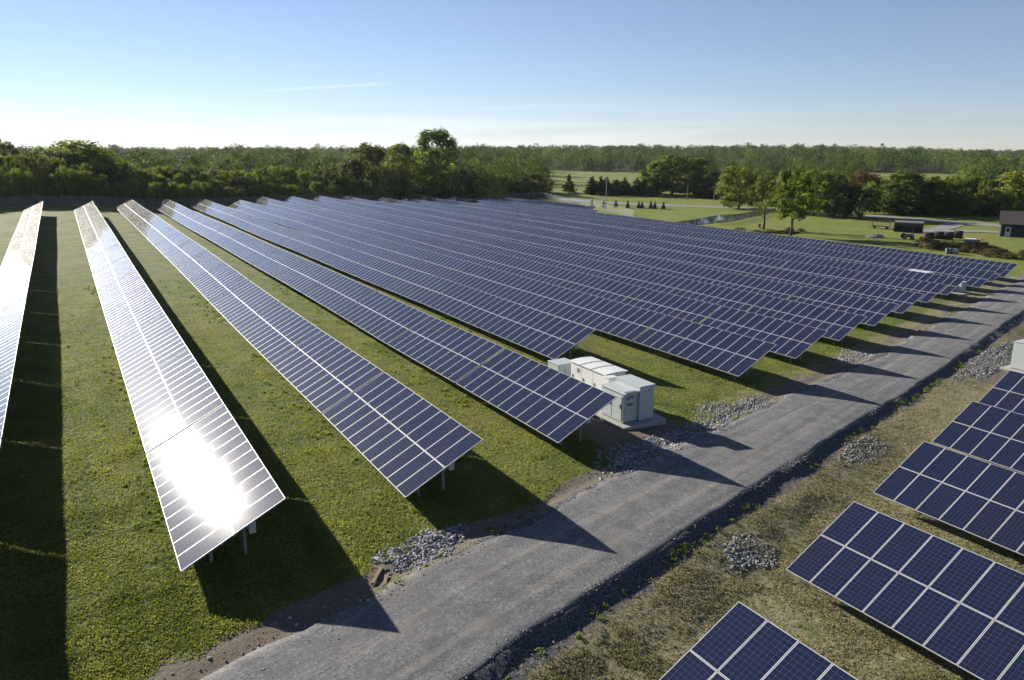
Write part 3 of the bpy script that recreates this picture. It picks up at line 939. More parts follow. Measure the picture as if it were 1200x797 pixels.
def tree_mesh(kind, mat, var, dense=1.0):
    key = (kind, mat, var)
    if key in TREE_ME: return TREE_ME[key]
    rs = np.random.default_rng(abs(hash((kind, var))) % 2 ** 31 if False else (sum(map(ord, kind)) * 131 + var * 17))
    H = 12.0; Wd = {'conifer': 6.0, 'tall': 8.5, 'bush': 11.0, 'open': 9.0, 'round': 10.0, 'bare': 8.0}[kind]
    m = {'conifer': 120, 'tall': 90, 'bush': 75, 'open': 80, 'round': 90, 'bare': 60}[kind]
    C, rad = crown_points(kind, rs, m)
    C = C * np.array([Wd, Wd, H]); rad = rad * Wd
    V, F_, tint = leaves(C, rad, {'bare': 22, 'conifer': 55, 'open': 60}.get(kind, 75), .17 if kind == 'bare' else .23, rs)
    crown = mesh_np('crown', V, F_, M[mat], attrs=dict(tint=tint))
    b = MB(); r0 = .22 if kind != 'bush' else .10
    top = H * (.92 if kind in ('conifer', 'tall') else .70)
    wob = lambda: rs.normal(0, .12)
    pts = [(0, 0, -.4), (wob(), wob(), H * .12), (wob(), wob(), H * .3), (wob() * 2, wob() * 2, H * .5), (wob() * 2, wob() * 2, top)]
    b.tube(pts, [r0 * 1.35, r0, r0 * .8, r0 * .55, .03], 7)
    for k in range(11 if kind != 'conifer' else 6):
        zb = H * rs.uniform(.20 if kind != 'bush' else .05, .6); th = rs.random() * 6.28; ln = Wd * rs.uniform(.28, .46)
        e = (math.cos(th) * ln, math.sin(th) * ln, zb + ln * rs.uniform(.5, 1.1))
        mid = (e[0] * .5, e[1] * .5, zb + (e[2] - zb) * .4)
        b.tube([(0, 0, zb), mid, e], [r0 * .45, r0 * .28, .02], 5)
        for j in range(3 if kind != 'bare' else 6):
            th2 = th + rs.normal(0, .7); l2 = ln * rs.uniform(.25, .5); s0 = Vector(mid).lerp(Vector(e), rs.random())
            b.tube([s0, s0 + Vector((math.cos(th2) * l2, math.sin(th2) * l2, l2 * rs.uniform(.4, 1.2)))], [r0 * .16, .012], 4, cap=False)
    trunk = b.mesh('trunk', M['bark'], True)
    TREE_ME[key] = (crown, trunk, H, Wd)
    return TREE_ME[key]


NTREE = [0]


def tree(x, y, h, wd, kind, mat, label, group=None, cat='tree', name=None):
    NTREE[0] += 1
    var = random.randrange(4)
    cr, tr, H, Wd = tree_mesh(kind, mat, var)
    nm = name or {'conifer': 'conifer_tree', 'bush': 'shrub', 'bare': 'bare_tree'}.get(kind, 'broadleaf_tree')
    r = empty(nm, (x, y, float(ground(x, y)) - .05), random.random() * 6.28, label, cat, group)
    r.scale = (wd / Wd, wd / Wd, h / H)
    link('crown', cr, r); link('trunk', tr, r)
    return r


def ptree(px, pytop, d, wpx, kind, mat, label, group=None, **kw):
    x, y, z = col(px, d); h = max(1.0, top_z(pytop, d) - z)
    return tree(x, y, h, wpx / FPX * d * (1.05 if group else 1.32), kind, mat, label, group, **kw)


# single trees that stand out
ptree(514, 151, 290, 44, 'tall', 'leaf', 'tallest tree of the woods, its ragged top rising above the horizon', cat='tree')
ptree(436, 166, 272, 42, 'tall', 'leaf_olive', 'broad dark tree left of the tallest tree behind the far fence')
ptree(474, 168, 281, 32, 'tall', 'leaf_yellow', 'yellowish tree between the tallest tree and the broad dark tree')
ptree(100, 163, 212, 70, 'round', 'leaf', 'wide broadleaf tree with open top breaking the skyline at the left')
ptree(62, 170, 214, 40, 'round', 'leaf', 'leafy tree left of the wide open topped tree at the left skyline')
ptree(18, 165, 216, 26, 'tall', 'leaf_olive', 'narrow tree with dark round tip near the left frame edge')
ptree(8, 158, 225, 24, 'bare', 'leaf_brown', 'leafless pale tree sticking up at the left frame edge')
ptree(130, 178, 215, 34, 'round', 'leaf', 'smaller tree right of the wide open topped tree at the left')
ptree(928, 197, 178, 42, 'open', 'leaf', 'single tree with forked trunk standing on the lawn by the panels')
ptree(896, 205, 193, 34, 'bare', 'leaf_olive', 'half bare grey tree by the pond fence')
ptree(866, 194, 262, 44, 'round', 'leaf', 'rounded tree beyond the road left of the half bare tree')
ptree(955, 197, 234, 42, 'round', 'leaf', 'leafy roadside tree just right of the forked lawn tree')
ptree(978, 198, 232, 36, 'round', 'leaf_olive', 'second roadside tree right of the forked lawn tree')
ptree(992, 216, 226, 32, 'round', 'needle', 'low dark tree at the right end of the roadside clump')
ptree(1000, 199, 262, 36, 'round', 'leaf_red', 'rusty crowned tree behind the roadside clump')
ptree(1016, 203, 270, 30, 'round', 'leaf_red', 'second rusty crowned tree right of the roadside clump')
ptree(787, 180, 330, 44, 'tall', 'leaf_olive', 'tall poplar like tree in the middle of the far field')
ptree(770, 188, 332, 28, 'tall', 'leaf', 'tall tree just left of the poplar like tree in the far field')
ptree(820, 185, 322, 40, 'tall', 'leaf', 'tall dark tree right of the poplar like tree by the utility pole')
ptree(833, 206, 318, 24, 'conifer', 'needle', 'dark pointed conifer at the right foot of the tall field trees')
ptree(667, 202, 335, 12, 'conifer', 'leaf_olive', 'lone small conifer standing on the far pale field')
ptree(1062, 198, 236, 44, 'tall', 'leaf_olive', 'large pointed olive tree at the left of the roadside woods')
ptree(1090, 208, 236, 30, 'tall', 'leaf', 'light green tree in the roadside woods beside the pointed olive tree')
ptree(1192, 200, 232, 40, 'tall', 'leaf_yellow', 'yellow green tree behind the grey shed at the right')
for k, px in enumerate([693, 703, 712, 722, 733, 745, 755, 766]):
    ptree(px + random.uniform(-2, 2), 205 + random.uniform(-2, 6), 325 + random.uniform(-4, 4), 21, 'conifer', 'needle',
          'dark conifer in the short row across the far field', 'conifers across the far field')
for k, px in enumerate([694, 708, 722, 736, 749, 753, 763, 768, 778]):
    ptree(px, 232.5 + k * .35 + random.uniform(-1, 1), 266 - k * .6, 5.2, 'conifer', 'needle',
          'small dark shrub in the row along the far road', 'small shrubs along the far road', name='shrub', cat='shrub')
# dense woods behind the far fence
GA = 'trees of the woods behind the far fence'
woods = [('leaf', 'green tree in the dense woods behind the far fence'), ('leaf_olive', 'dull olive tree in the dense woods behind the far fence'),
         ('leaf_yellow', 'light yellow green tree in the dense woods behind the far fence'), ('needle', 'dark tree in the dense woods behind the far fence')]


def fence_d(px):
    """forward distance of the far fence along photo column px"""
    P = [(-75, 186), (10, 207), (60, 239), (110, 251), (166, 259), (240, 275)]
    k = (px - 600) / FPX * math.cos(PITCH)
    u = np.array([math.sin(YAW) + k * math.cos(YAW), math.cos(YAW) - k * math.sin(YAW)])
    for a, b in zip(P[:-1], P[1:]):
        a = np.array(a, float); e = np.array(b, float) - a
        m = np.array([[u[0], -e[0]], [u[1], -e[1]]]); q = np.linalg.solve(m, a)
        if -0.001 <= q[1] <= 1.001 or (b == P[-1] and q[1] > 0): return float(q[0])
    return 190.0


def pick(ws): return random.choices(range(len(ws)), ws)[0]


for px in np.arange(-30, 640, 7.5):
    px = px + random.uniform(-3, 3)
    d0 = fence_d(px) + 3
    for layer in range(3):
        d = d0 + 3 + layer * 9 + random.uniform(-2.5, 3)
        ptop = np.interp(px, [-30, 0, 50, 110, 140, 165, 300, 400, 430, 560, 600, 640], [183, 184, 183, 182, 192, 200, 203, 203, 196, 197, 208, 213])
        ptop = ptop + random.uniform(-7, 8) + (14, 4, -3)[layer]
        if px > 560: ptop = max(ptop, 203)
        w_ = pick([5, 4, 2.2, 2]); mt, lb = woods[w_]
        if layer == 0: ptree(px, ptop, d, random.uniform(13, 22), 'bush', mt if mt != 'needle' else 'leaf', 'low leafy edge bush of the woods behind the far fence', 'bushes along the woods edge', cat='shrub')
        else: ptree(px, ptop, d, random.uniform(15, 26), random.choice(['round', 'round', 'tall']), mt, lb, GA)
# roadside woods at the right
for px in np.arange(1018, 1240, 8.5):
    for layer in range(3):
        d = 240 + layer * 8 + random.uniform(-2, 3) - .06 * (px - 1020)
        ptop = np.interp(px, [1018, 1060, 1120, 1150, 1240], [214, 206, 212, 212, 203]) + random.uniform(-5, 6) + (10, 2, -2)[layer]
        w_ = pick([4, 5, 2.0, 3]); mt, lb = woods[w_]
        ptree(px + random.uniform(-3, 3), ptop, d, random.uniform(14, 24), random.choice(['round', 'tall', 'tall', 'bush']), mt,
              lb.replace('dense woods behind the far fence', 'woods along the country road'), 'trees of the woods along the country road')
# fuller belt of trees beyond the country road
for k in range(26):
    px = random.uniform(876, 1012); d = random.uniform(268, 312)
    w_ = pick([6, 4, 1.5, 1]); mt, lb = woods[w_]
    ptree(px, np.interp(px, [876, 930, 1012], [203, 202, 206]) + random.uniform(-5, 9), d, random.uniform(17, 27), random.choice(['round', 'round', 'tall', 'bush']), mt,
          lb.replace('dense woods behind the far fence', 'tree belt beyond the country road'), 'trees of the belt beyond the country road')
for k in range(14):
    px = random.uniform(688, 846)
    ptree(px, np.interp(px, [688, 770, 846], [214, 205, 212]) + random.uniform(-3, 6), random.uniform(334, 352), random.uniform(14, 22), random.choice(['round', 'bush', 'tall']), random.choice(['leaf', 'leaf_olive']),
          'leafy tree in the belt behind the far conifer row', 'leafy trees behind the far conifer row')
# brush in the yard beyond the last row
for k in range(44):
    px = random.uniform(1078, 1198); q = at(px, np.interp(px, [1085, 1120, 1195], [288, 290, 303]) + random.uniform(-5, 4))
    tree(q[0], q[1], random.uniform(.7, 1.9), random.uniform(1.8, 3.6), 'bush', random.choice(['leaf_brown', 'leaf_brown', 'leaf_olive', 'leaf_brown', 'leaf_red']),
         'brown scrubby bush in the overgrown yard behind the last panel row', 'bushes in the overgrown yard', 'shrub')
for k in range(9):
    q = at(random.uniform(865, 950), random.uniform(271, 276))
    tree(q[0], q[1], random.uniform(.6, 1.3), random.uniform(2, 3.5), 'bush', random.choice(['leaf_brown', 'leaf_red', 'leaf_olive']),
         'low brown weed bush on the lawn edge behind the last panel row', 'weed bushes along the lawn edge', 'shrub')
print('trees', NTREE[0])


def build_forest():
    """far-off woods that read as one mass"""
    rs = np.random.default_rng(5)
    pts = []
    for d0, d1, n in ((262, 420, 520), (420, 700, 820), (700, 1150, 1150), (1150, 2200, 2400)):
        d = np.sqrt(rs.uniform(d0 ** 2, d1 ** 2, n)); px = rs.uniform(-60, 1260, n)
        pts.append(np.stack([px, d], 1))
    pts = np.concatenate(pts); px, d = pts[:, 0], pts[:, 1]
    lat = (px - 600) / FPX * math.cos(PITCH)
    keep = in_lawn(d, lat) < .5
    keep &= ~((px > 600) & (d < 300)) & ~((px > 610) & (px < 1000) & (d < 400) & (rs.random(len(d)) < .97) & (px < 875))
    keep &= ~((px >= 860) & (px < 1010) & (d < 285)) & ~((px >= 1000) & (d < 262))
    px, d, lat = px[keep], d[keep], lat[keep]
    x = d * math.sin(YAW) + lat * d * math.cos(YAW); y = d * math.cos(YAW) - lat * d * math.sin(YAW)
    z = ground(x, y)
    protos = []
    for k in range(10):
        kind = ['round', 'round', 'round', 'tall', 'tall', 'conifer'][k % 6]
        r2 = np.random.default_rng(100 + k)
        C, rad = crown_points(kind, r2, 62)
        protos.append((kind, *leaves(C * np.array([1, 1, 1]), rad * 1.35, 16, .028, r2)))
    Vs, Ts, Ms = [], [], []
    for i in range(len(x)):
        k = rs.integers(10); kind, V, F_, tint = protos[k]
        lod = 1 if d[i] < 520 else (2 if d[i] < 1000 else 3)
        nq = len(V) // 4
        sel = rs.permutation(nq)[:nq // lod]
        V4 = V.reshape(-1, 4, 3)[sel]
        if lod > 1:
            ctr = V4.mean(1, keepdims=True); V4 = ctr + (V4 - ctr) * (1.3 if lod == 2 else 1.75)
        h = rs.uniform(9.5, 16.5) * (1 + .20 * float(vnoise(x[i], y[i], 45, 52)) + .15 * float(vnoise(x[i], y[i], 160, 53))) * (1.0 if d[i] > 480 else np.interp(lat[i], [-.7, -.1, .1, .5], [.80, .85, .9, .85])); h *= 1.22 if rs.random() < .06 else 1.0; wd = max(9.5, h * rs.uniform(.72, 1.08))
        a = rs.random() * 6.28; ca, sa = math.cos(a), math.sin(a)
        Q = V4.reshape(-1, 3)
        W_ = np.stack([(Q[:, 0] * ca - Q[:, 1] * sa) * wd + x[i], (Q[:, 0] * sa + Q[:, 1] * ca) * wd + y[i], Q[:, 2] * h + z[i] - .3], 1)
        Vs.append(W_)
        hue = np.clip(.5 + .35 * float(vnoise(x[i], y[i], 60, 51)) + rs.normal(0, .28), 0, 1)
        Ts.append(np.clip(tint.reshape(-1, 4)[sel].ravel() * .40 + hue * .60 - .08, 0, 1))
        Ms.append(np.full(len(sel), (0 if hue < .82 else 1) if kind != 'conifer' else 2, np.int32) if rs.random() > .35 else np.full(len(sel), 3, np.int32))
    V = np.concatenate(Vs)
    me = mesh_np('forest', V, np.arange(len(V)).reshape(-1, 4), [M['canopy'], M['canopy_yellow'], M['needle'], M['canopy_olive']], np.concatenate(Ms), attrs=dict(tint=np.concatenate(Ts)))
    tag(link('forest', me), kind='stuff', label='distant mixed woods reaching to the horizon', cat='forest')
build_forest()


# ------------------------------------------------------------------ ground cover and stones
def blades(x, y, hgt, wid, n, mat, name, label, seed):
    rs = np.random.default_rng(seed)
    m = len(x); X = np.repeat(x, n) + rs.normal(0, .05, m * n); Y = np.repeat(y, n) + rs.normal(0, .05, m * n); Z = ground(X, Y) - .01
    th = rs.random(m * n) * 6.28; h = np.repeat(hgt, n) * rs.uniform(.5, 1.2, m * n); lean = rs.normal(0, .45, (m * n, 2)) * h[:, None]
    nn = rs.normal(0, .55, (m * n, 3)) + np.array([0, 0, .75]); nn /= np.linalg.norm(nn, axis=1, keepdims=True)
    a = np.cross(nn, rs.normal(0, 1, (m * n, 3))); a /= np.linalg.norm(a, axis=1, keepdims=True); b = np.cross(nn, a)
    P = np.stack([X, Y, Z + h], 1); w_ = (wid * rs.uniform(.6, 1.5, m * n))[:, None]
    V = np.stack([P - a * w_, P - b * w_ * .55, P + a * w_, P + b * w_ * .55], 1).reshape(-1, 3)
    pt = np.clip(.5 + .40 * vnoise(x, y, 4, 41) + .30 * vnoise(x, y, 1.1, 42) + .45 * vnoise(x * 5, y * .35, 4, 48), 0, 1)
    tint = np.repeat(np.clip(np.repeat(pt, n) * .60 + rs.random(m * n) * .5, 0, 1), 4)
    me = mesh_np(name, V, np.arange(len(V)).reshape(-1, 4), mat, attrs=dict(tint=tint))
    tag(link(name, me), kind='stuff', label=label, cat='grass')


def scatter_grass():
    rs = np.random.default_rng(3)
    N = 620000
    # denser near the camera
    u = rs.random(N); d = 15 + 80 * u ** 1.5; px = rs.uniform(-30, 1230, N)
    lat = (px - 600) / FPX * (d * math.cos(PITCH) + 3.5)
    x = d * math.sin(YAW) + lat * math.cos(YAW); y = d * math.cos(YAW) - lat * math.sin(YAW)
    t = road_t(x, y); dirt, dry, lush, _ = ground_masks(x, y)
    a = (t > 3.2) & (rs.random(N) > sstep(48, 94, d)) & (rs.random(N) > dirt * 1.25) & (x < 75) & (rs.random(N) < .55 + .45 * sstep(-.4, .4, vnoise(x, y, 1.6, 43) + vnoise(x, y, .5, 44)))
    h = .02 + .06 * sstep(-.5, .8, vnoise(x, y, 1.2, 45)) + .02 * rs.random(N)
    blades(x[a], y[a], h[a], .030, 3, M['blade'], 'grass', 'short weedy grass between the panel rows', 11)
    b = (t < -2.9) & (rs.random(N) < .65) & (rs.random(N) > dirt * .8) & (rs.random(N) < .2 + .8 * sstep(-.3, .5, vnoise(x, y, 1.0, 46) + .6 * vnoise(x, y, .4, 47)))
    blades(x[b], y[b], h[b], .028, 3, M['blade_dry'], 'dry_grass', 'dry stubbly grass on the camera side of the road', 12)
scatter_grass()


def ico():
    bm = bmesh.new(); bmesh.ops.create_icosphere(bm, subdivisions=1, radius=1.0)
    bm.verts.index_update()
    V = np.array([v.co[:] for v in bm.verts]); F_ = np.array([[v.index for v in f.verts] for f in bm.faces]); bm.free()
    return V, F_
IV, IF = ico()


def stones(name, label, x, y, smin, smax, seed, lift=.12, tmin=0.0, tmax=1.0):
    rs = np.random.default_rng(seed); n = len(x)
    z = ground(x, y)
    V = np.repeat(IV[None], n, 0)
    V = V * (1 + rs.normal(0, .16, (n, len(IV), 1)))
    V = V * ((smin + (smax - smin) * rs.random((n, 1, 1)) ** 2 * 1.25) * rs.uniform(.55, 1.15, (n, 1, 3)))
    q = rs.normal(0, 1, (n, 3, 3)); q, _ = np.linalg.qr(q)
    V = np.einsum('nvi,nij->nvj', V, q)
    V[:, :, 2] *= .8
    V += np.stack([x, y, z + lift * rs.random(n) * (smin + smax)], 1)[:, None, :]
    F_ = (IF[None] + (np.arange(n) * len(IV))[:, None, None]).reshape(-1, 3)
    tint = np.repeat(tmin + (tmax - tmin) * rs.random(n) ** 1.4, len(IV))
    me = mesh_np(name, V.reshape(-1, 3), F_, M['stone'], attrs=dict(tint=tint))
    tag(link(name, me), label, 'stones', kind='stuff')


def road_xy(s, t): return s * math.cos(RD) - t * math.sin(RD), 15.7 + s * math.sin(RD) + t * math.cos(RD)


def patch(cx, cy, a, b, n, seed, ang=RD, wob=.3):
    rs = np.random.default_rng(seed)
    r = np.sqrt(rs.random(n)); th = rs.random(n) * 6.28
    r = r * (1 + wob * np.sin(3 * th + seed) * .6 + wob * .5 * np.sin(5 * th + 2 * seed)) * np.where(rs.random(n) < .16, rs.uniform(1, 1.6, n), 1) + rs.normal(0, .05, n)
    u, v = r * np.cos(th) * a, r * np.sin(th) * b
    return cx + u * math.cos(ang) - v * math.sin(ang), cy + u * math.sin(ang) + v * math.cos(ang)


stones('riprap', 'pale broken stone heap at the road edge in front of the second and third rows', *patch(9.75, 22.95, 1.75, .95, 1150, 1), .04, .10, 51)
stones('riprap', 'broken stone bank along the road in front of the inverter pad', *patch(24.3, 27.1, 4.4, 1.25, 2600, 2), .035, .095, 52)
stones('riprap', 'broken stone bank along the road right of the inverter shadow', *patch(32.6, 30.1, 4.0, 1.2, 2300, 3), .035, .095, 53)
stones('riprap', 'small pale stone heap at the road edge before the middle rows', *patch(55.2, 37.4, 3.2, 1.1, 800, 4), .05, .10, 54, tmin=.3)
stones('riprap', 'round grey stone heap below the road on the camera side', *patch(20.9, 17.55, 1.25, .85, 950, 5), .04, .085, 55)
stones('riprap', 'flat grey stone patch below the road near the camera side rows', *patch(35.2, 22.6, 2.6, .8, 700, 6), .035, .08, 56)
stones('riprap', 'grey stone bank below the road near the right frame edge', *patch(66, 32.0, 9.5, 1.0, 2200, 7), .04, .09, 57)
rs_ = np.random.default_rng(9)
s_ = rs_.uniform(-6, 9, 420); t_ = 2.5 + np.abs(rs_.normal(0, .75, 420))
stones('scattered_stones', 'loose stones along the road edge at the lower left', *road_xy(s_, t_), .02, .075, 58)
s_ = rs_.uniform(-5, 90, 3600); t_ = 2.45 + np.abs(rs_.normal(0, .6, 3600)); k_ = rs_.random(3600) < .15 + .85 * sstep(-.2, .6, vnoise(s_, t_, 1.4, 73)); s_, t_ = s_[k_], t_[k_]
stones('scattered_stones', 'loose stones along the field side of the gravel road', *road_xy(s_, t_), .012, .05, 59)
s_ = rs_.uniform(3, 75, 5200); t_ = -2.15 - np.abs(rs_.normal(0, .40, 5200)); k_ = rs_.random(5200) < .12 + .88 * sstep(.0, .7, vnoise(s_, s_ * 0, 1.7, 61)); s_, t_ = s_[k_], t_[k_]
stones('scattered_stones', 'dark loose stones on the camera side road bank', *road_xy(s_, t_), .012, .05, 60, tmax=.35)
def weeds():
    rs = np.random.default_rng(21); n = 150
    s = rs.uniform(4, 80, n); t = -2.75 - np.abs(rs.normal(0, .35, n))
    m = vnoise(s, t, 2.6, 62) > -.15
    x, y = road_xy(s[m], t[m])
    n2 = 110; s2 = rs.uniform(6, 95, n2); t2 = 2.6 + np.abs(rs.normal(0, .4, n2)); m2 = vnoise(s2, t2, 3.1, 63) > .1
    x2, y2 = road_xy(s2[m2], t2[m2]); x = np.concatenate([x, x2]); y = np.concatenate([y, y2])
    xs, ys = [], []
    for i in range(0, 9):
        ya = max(ROW_ENDS[i][0], 20); n3 = 260
        yy = rs.uniform(ya, ya + 75, n3); xx = ROW_X[i] + rs.normal(-.15, .45, n3)
        m3 = vnoise(xx, yy, 3.5, 64 + i) + .5 * vnoise(xx, yy, 1.2, 80) > .12
        xs.append(xx[m3]); ys.append(yy[m3])
    n4 = 900; xx = rs.uniform(-12, 45, n4); yy = rs.uniform(18, 90, n4); m4 = (road_t(xx, yy) > 4) & (vnoise(xx, yy, 2.2, 90) > .35)
    nr = len(x); x = np.concatenate([x, *xs, xx[m4]]); y = np.concatenate([y, *ys, yy[m4]])
    r = rs.uniform(.06, .20, len(x)); r[nr:] *= .85
    V, F_, tint = leaves(np.stack([x, y, ground(x, y) + r * .35], 1), r * 1.2, 46, .030, rs, .6)
    tag(link('weeds', mesh_np('weeds', V, F_, M['leaf'], attrs=dict(tint=tint * .7))), 'green weeds along the road edges and under the low panel edges', 'weeds', kind='stuff')
weeds()
def road_pebbles():
    global IV, IF
    keep = IV, IF
    bm = bmesh.new(); bmesh.ops.create_icosphere(bm, subdivisions=1, radius=1.0); bm.free()
    t5 = (1 + 5 ** .5) / 2
    IV = np.array([(-1, t5, 0), (1, t5, 0), (-1, -t5, 0), (1, -t5, 0), (0, -1, t5), (0, 1, t5), (0, -1, -t5), (0, 1, -t5), (t5, 0, -1), (t5, 0, 1), (-t5, 0, -1), (-t5, 0, 1)]) / 1.9
    IF = np.array([(0, 11, 5), (0, 5, 1), (0, 1, 7), (0, 7, 10), (0, 10, 11), (1, 5, 9), (5, 11, 4), (11, 10, 2), (10, 7, 6), (7, 1, 8), (3, 9, 4), (3, 4, 2), (3, 2, 6), (3, 6, 8), (3, 8, 9), (4, 9, 5), (2, 4, 11), (6, 2, 10), (8, 6, 7), (9, 8, 1)])
    rs = np.random.default_rng(33); n = 26000
    s = rs.uniform(-3, 62, n); t = rs.uniform(-2.3, 2.45, n)
    k = rs.random(n) < .25 + .75 * np.clip(np.abs(t) / 2.3, 0, 1) ** 2 + .25 * (np.abs(t) < .35)
    x, y = road_xy(s[k], t[k])
    stones('loose_gravel', 'loose pebbles lying on the gravel road', x, y, .014, .040, 61, lift=.4, tmax=.8)
    IV, IF = keep
road_pebbles()
# two weathered boards on bare dirt
for (px, py, ln, an, lab) in ((442, 676, 1.0, .9, 'weathered board lying on bare dirt at the road edge, the longer of two'), (452, 681, .6, 1.1, 'short weathered board lying beside the longer one on dirt')):
    p = at(px, py); b = MB(); b.box(-ln / 2, ln / 2, -.06, .06, 0, .05, 0, .008)
    o = tag(b.obj('board', M['wood'], None, (p[0], p[1], p[2] + .03)), lab, 'board'); o.rotation_euler = (0, 0, an)

# ------------------------------------------------------------------ yard beyond the last row
def wheel(parent, x, y, r, wd, name='wheel'):
    b = MB(); b.tube([(x, y - wd / 2, r), (x, y + wd / 2, r)], r, 14); o = b.obj(name, M['dark'], parent)
    b = MB(); b.tube([(x, y - wd / 2 - .01, r), (x, y + wd / 2 + .01, r)], r * .5, 10); b.obj('rim', M['galv'], o)


FACE = -YAW       # objects square to the viewing direction
FACEY = FACE - R(25)
M['slate'] = simple('dark_slate_siding', (.030, .035, .036), .8, .2, 0, .1, 2)
M['shingle'] = simple('brown_grey_shingles', (.085, .074, .070), .9, .15, 0, .2, 6, .2)
M['lilac'] = simple('pale_door', (.45, .45, .55), .6)
M['blue'] = simple('faded_blue_paint', (.09, .13, .17), .55)
M['tarp'] = simple('grey_tarp', (.22, .22, .22), .7, .3, 0, .2, 2)
M['orange'] = simple('orange_paint', (.55, .16, .06), .5)
M['straw'] = simple('dark_weathered_straw', (.045, .042, .044), .95, .1, 0, .35, 6, .5)


def shed():
    p = at(1171.5, 277)
    r = empty('shed', p, FACE - R(31), 'dark grey shed with brown roof and pale door at right frame edge', 'shed')
    L_, D_, h = 15.0, 8.0, 3.1
    b = MB(); b.box(0, L_, 0, D_, -.3, h); b.add([(0, 0, h), (0, D_, h), (0, D_ / 2, h + 2.4)], [(0, 1, 2)]); b.add([(L_, 0, h), (L_, D_, h), (L_, D_ / 2, h + 2.4)], [(0, 1, 2)]); b.obj('wall', M['slate'], r)
    b = MB(); o = .5
    for s in (0, 1):
        y0 = -o if s == 0 else D_ + o; z0 = h - o * .6
        b.add([(-o, y0, z0), (L_ + o, y0, z0), (L_ + o, D_ / 2, h + 2.46), (-o, D_ / 2, h + 2.46), (-o, y0, z0 + .14), (L_ + o, y0, z0 + .14), (L_ + o, D_ / 2, h + 2.6), (-o, D_ / 2, h + 2.6)],
              [(0, 1, 2, 3), (4, 5, 6, 7), (0, 1, 5, 4), (1, 2, 6, 5), (2, 3, 7, 6), (3, 0, 4, 7)])
    b.obj('roof', M['shingle'], r)
    b = MB(); b.box(.9, 2.0, -.05, -.005, .05, 2.25); d = b.obj('door', M['lilac'], r)
    b = MB(); b.box(1.15, 1.75, -.07, -.052, 1.15, 2.0); b.obj('window', M['dark'], d)
    b = MB(); b.box(-.03, .10, -.03, .10, 0, h - .3); b.obj('corner_trim', M['tarp'], r)
shed()


def old_trailer():
    p = at(1047, 271.5)
    r = empty('storage_hut', p, FACEY - .1, 'old round roofed storage hut with open dark side and pale blue ends', 'hut')
    L_, D_, h = 6.3, 3.0, 2.7
    prof = [(D_ / 2 - D_ / 2 * math.cos(a), .9 + (h - .9) * math.sin(a)) for a in np.linspace(R(48), math.pi, 11)]
    V = []; F_ = []
    for x in (0, L_):
        for (y, z) in prof: V.append((x, y, z))
        for (y, z) in prof: V.append((x, y + (.08 if y < D_ / 2 else -.08), z - .08))
    n = len(prof)
    for k in range(n - 1):
        F_ += [(k, k + 1, 2 * n + k + 1, 2 * n + k), (n + k, 3 * n + k, 3 * n + k + 1, n + k + 1)]
    b = MB(); b.add(V, F_); b.obj('roof', M['tarp'], r)
    for x, w0 in ((-.05, .06), (L_, .06)):
        b = MB(); ends = [(0, 0)] + [(D_ / 2 - D_ / 2 * math.cos(a), .9 + (h - .9) * math.sin(a)) for a in np.linspace(0, math.pi, 13)] + [(D_, 0)]
        m = len(ends); b.add([(x, y, z) for y, z in ends] + [(x + w0, y, z) for y, z in ends], [tuple(range(m)), tuple(range(2 * m - 1, m - 1, -1))] + [(i, (i + 1) % m, (i + 1) % m + m, i + m) for i in range(m)])
        b.obj('end_wall', M['blue'], r)
    b = MB(); b.box(.02, L_ - .02, D_ - .08, D_, 0, .9); b.box(0, L_, 0, D_, -.2, .08); b.obj('wall', M['slate'], r)
    for k in range(4):
        b = MB(); x = .1 + k * (L_ - .25) / 3; b.box(x, x + .1, .42, .52, .08, 2.15); b.obj('post', M['wood'], r)
    b = MB(); b.box(.5, 2.6, .7, 2.2, .08, 1.3); b.box(2.8, 4.1, .6, 2.0, .08, .8); b.box(4.3, L_ - .5, .8, 2.3, .08, 1.1); b.obj('stored_goods', M['dark'], r)
old_trailer()


def wagon():
    p = at(1021, 268)
    r = empty('hay_wagon', p, FACEY - .05, 'dark flat hay wagon with upright end racks beside the round roofed hut', 'wagon')
    b = MB(); b.box(0, 4.4, 0, 1.9, .62, .78); b.obj('bed', M['wood'], r)
    for x in (0, 4.15):
        b = MB()
        for y in (0, .6, 1.2, 1.8): b.box(x, x + .1, y, y + .1, .78, 2.0)
        for z in (.85, 1.1, 1.35, 1.6, 1.85): b.box(x + .1, x + .16, 0, 1.9, z, z + .19)
        b.obj('end_rack', M['wood'], r)
    for x in (.7, 3.6):
        for y in (.05, 1.85): wheel(r, x, y, .36, .18)
    b = MB(); b.bar((-.1, .95, .5), (-1.2, .95, .35), .1, .1); b.obj('tongue', M['galv'], r)
wagon()


def tractor():
    p = at(1057, 280)
    r = empty('tractor', p, FACEY + .1, 'small dark tractor with pale bonnet parked on the lawn', 'tractor')
    for y in (-.7, .7): wheel(r, .35, y, .62, .34); wheel(r, 2.0, y * .85, .40, .22)
    b = MB(); b.box(.8, 2.4, -.3, .3, .75, 1.25, 0, .06); b.obj('bonnet', M['tarp'], r)
    b = MB(); b.box(0, 2.1, -.22, .22, .5, .75); b.obj('chassis', M['dark'], r)
    b = MB(); b.box(.1, .55, -.25, .25, .95, 1.05, 0, .03); b.box(.05, .15, -.25, .25, 1.05, 1.5, 0, .03); b.obj('seat', M['dark'], r)
    b = MB(); b.tube([(.75, 0, 1.2), (.65, 0, 1.45)], .02, 6); b.tube([(.66 + .0, .18 * math.cos(a), 1.45 + .18 * math.sin(a)) for a in np.linspace(0, 6.28, 13)], .018, 5); b.obj('steering_wheel', M['dark'], r)
    b = MB(); b.tube([(1.9, .1, 1.25), (1.9, .1, 1.9)], .04, 6); b.obj('exhaust_pipe', M['dark'], r)
tractor()


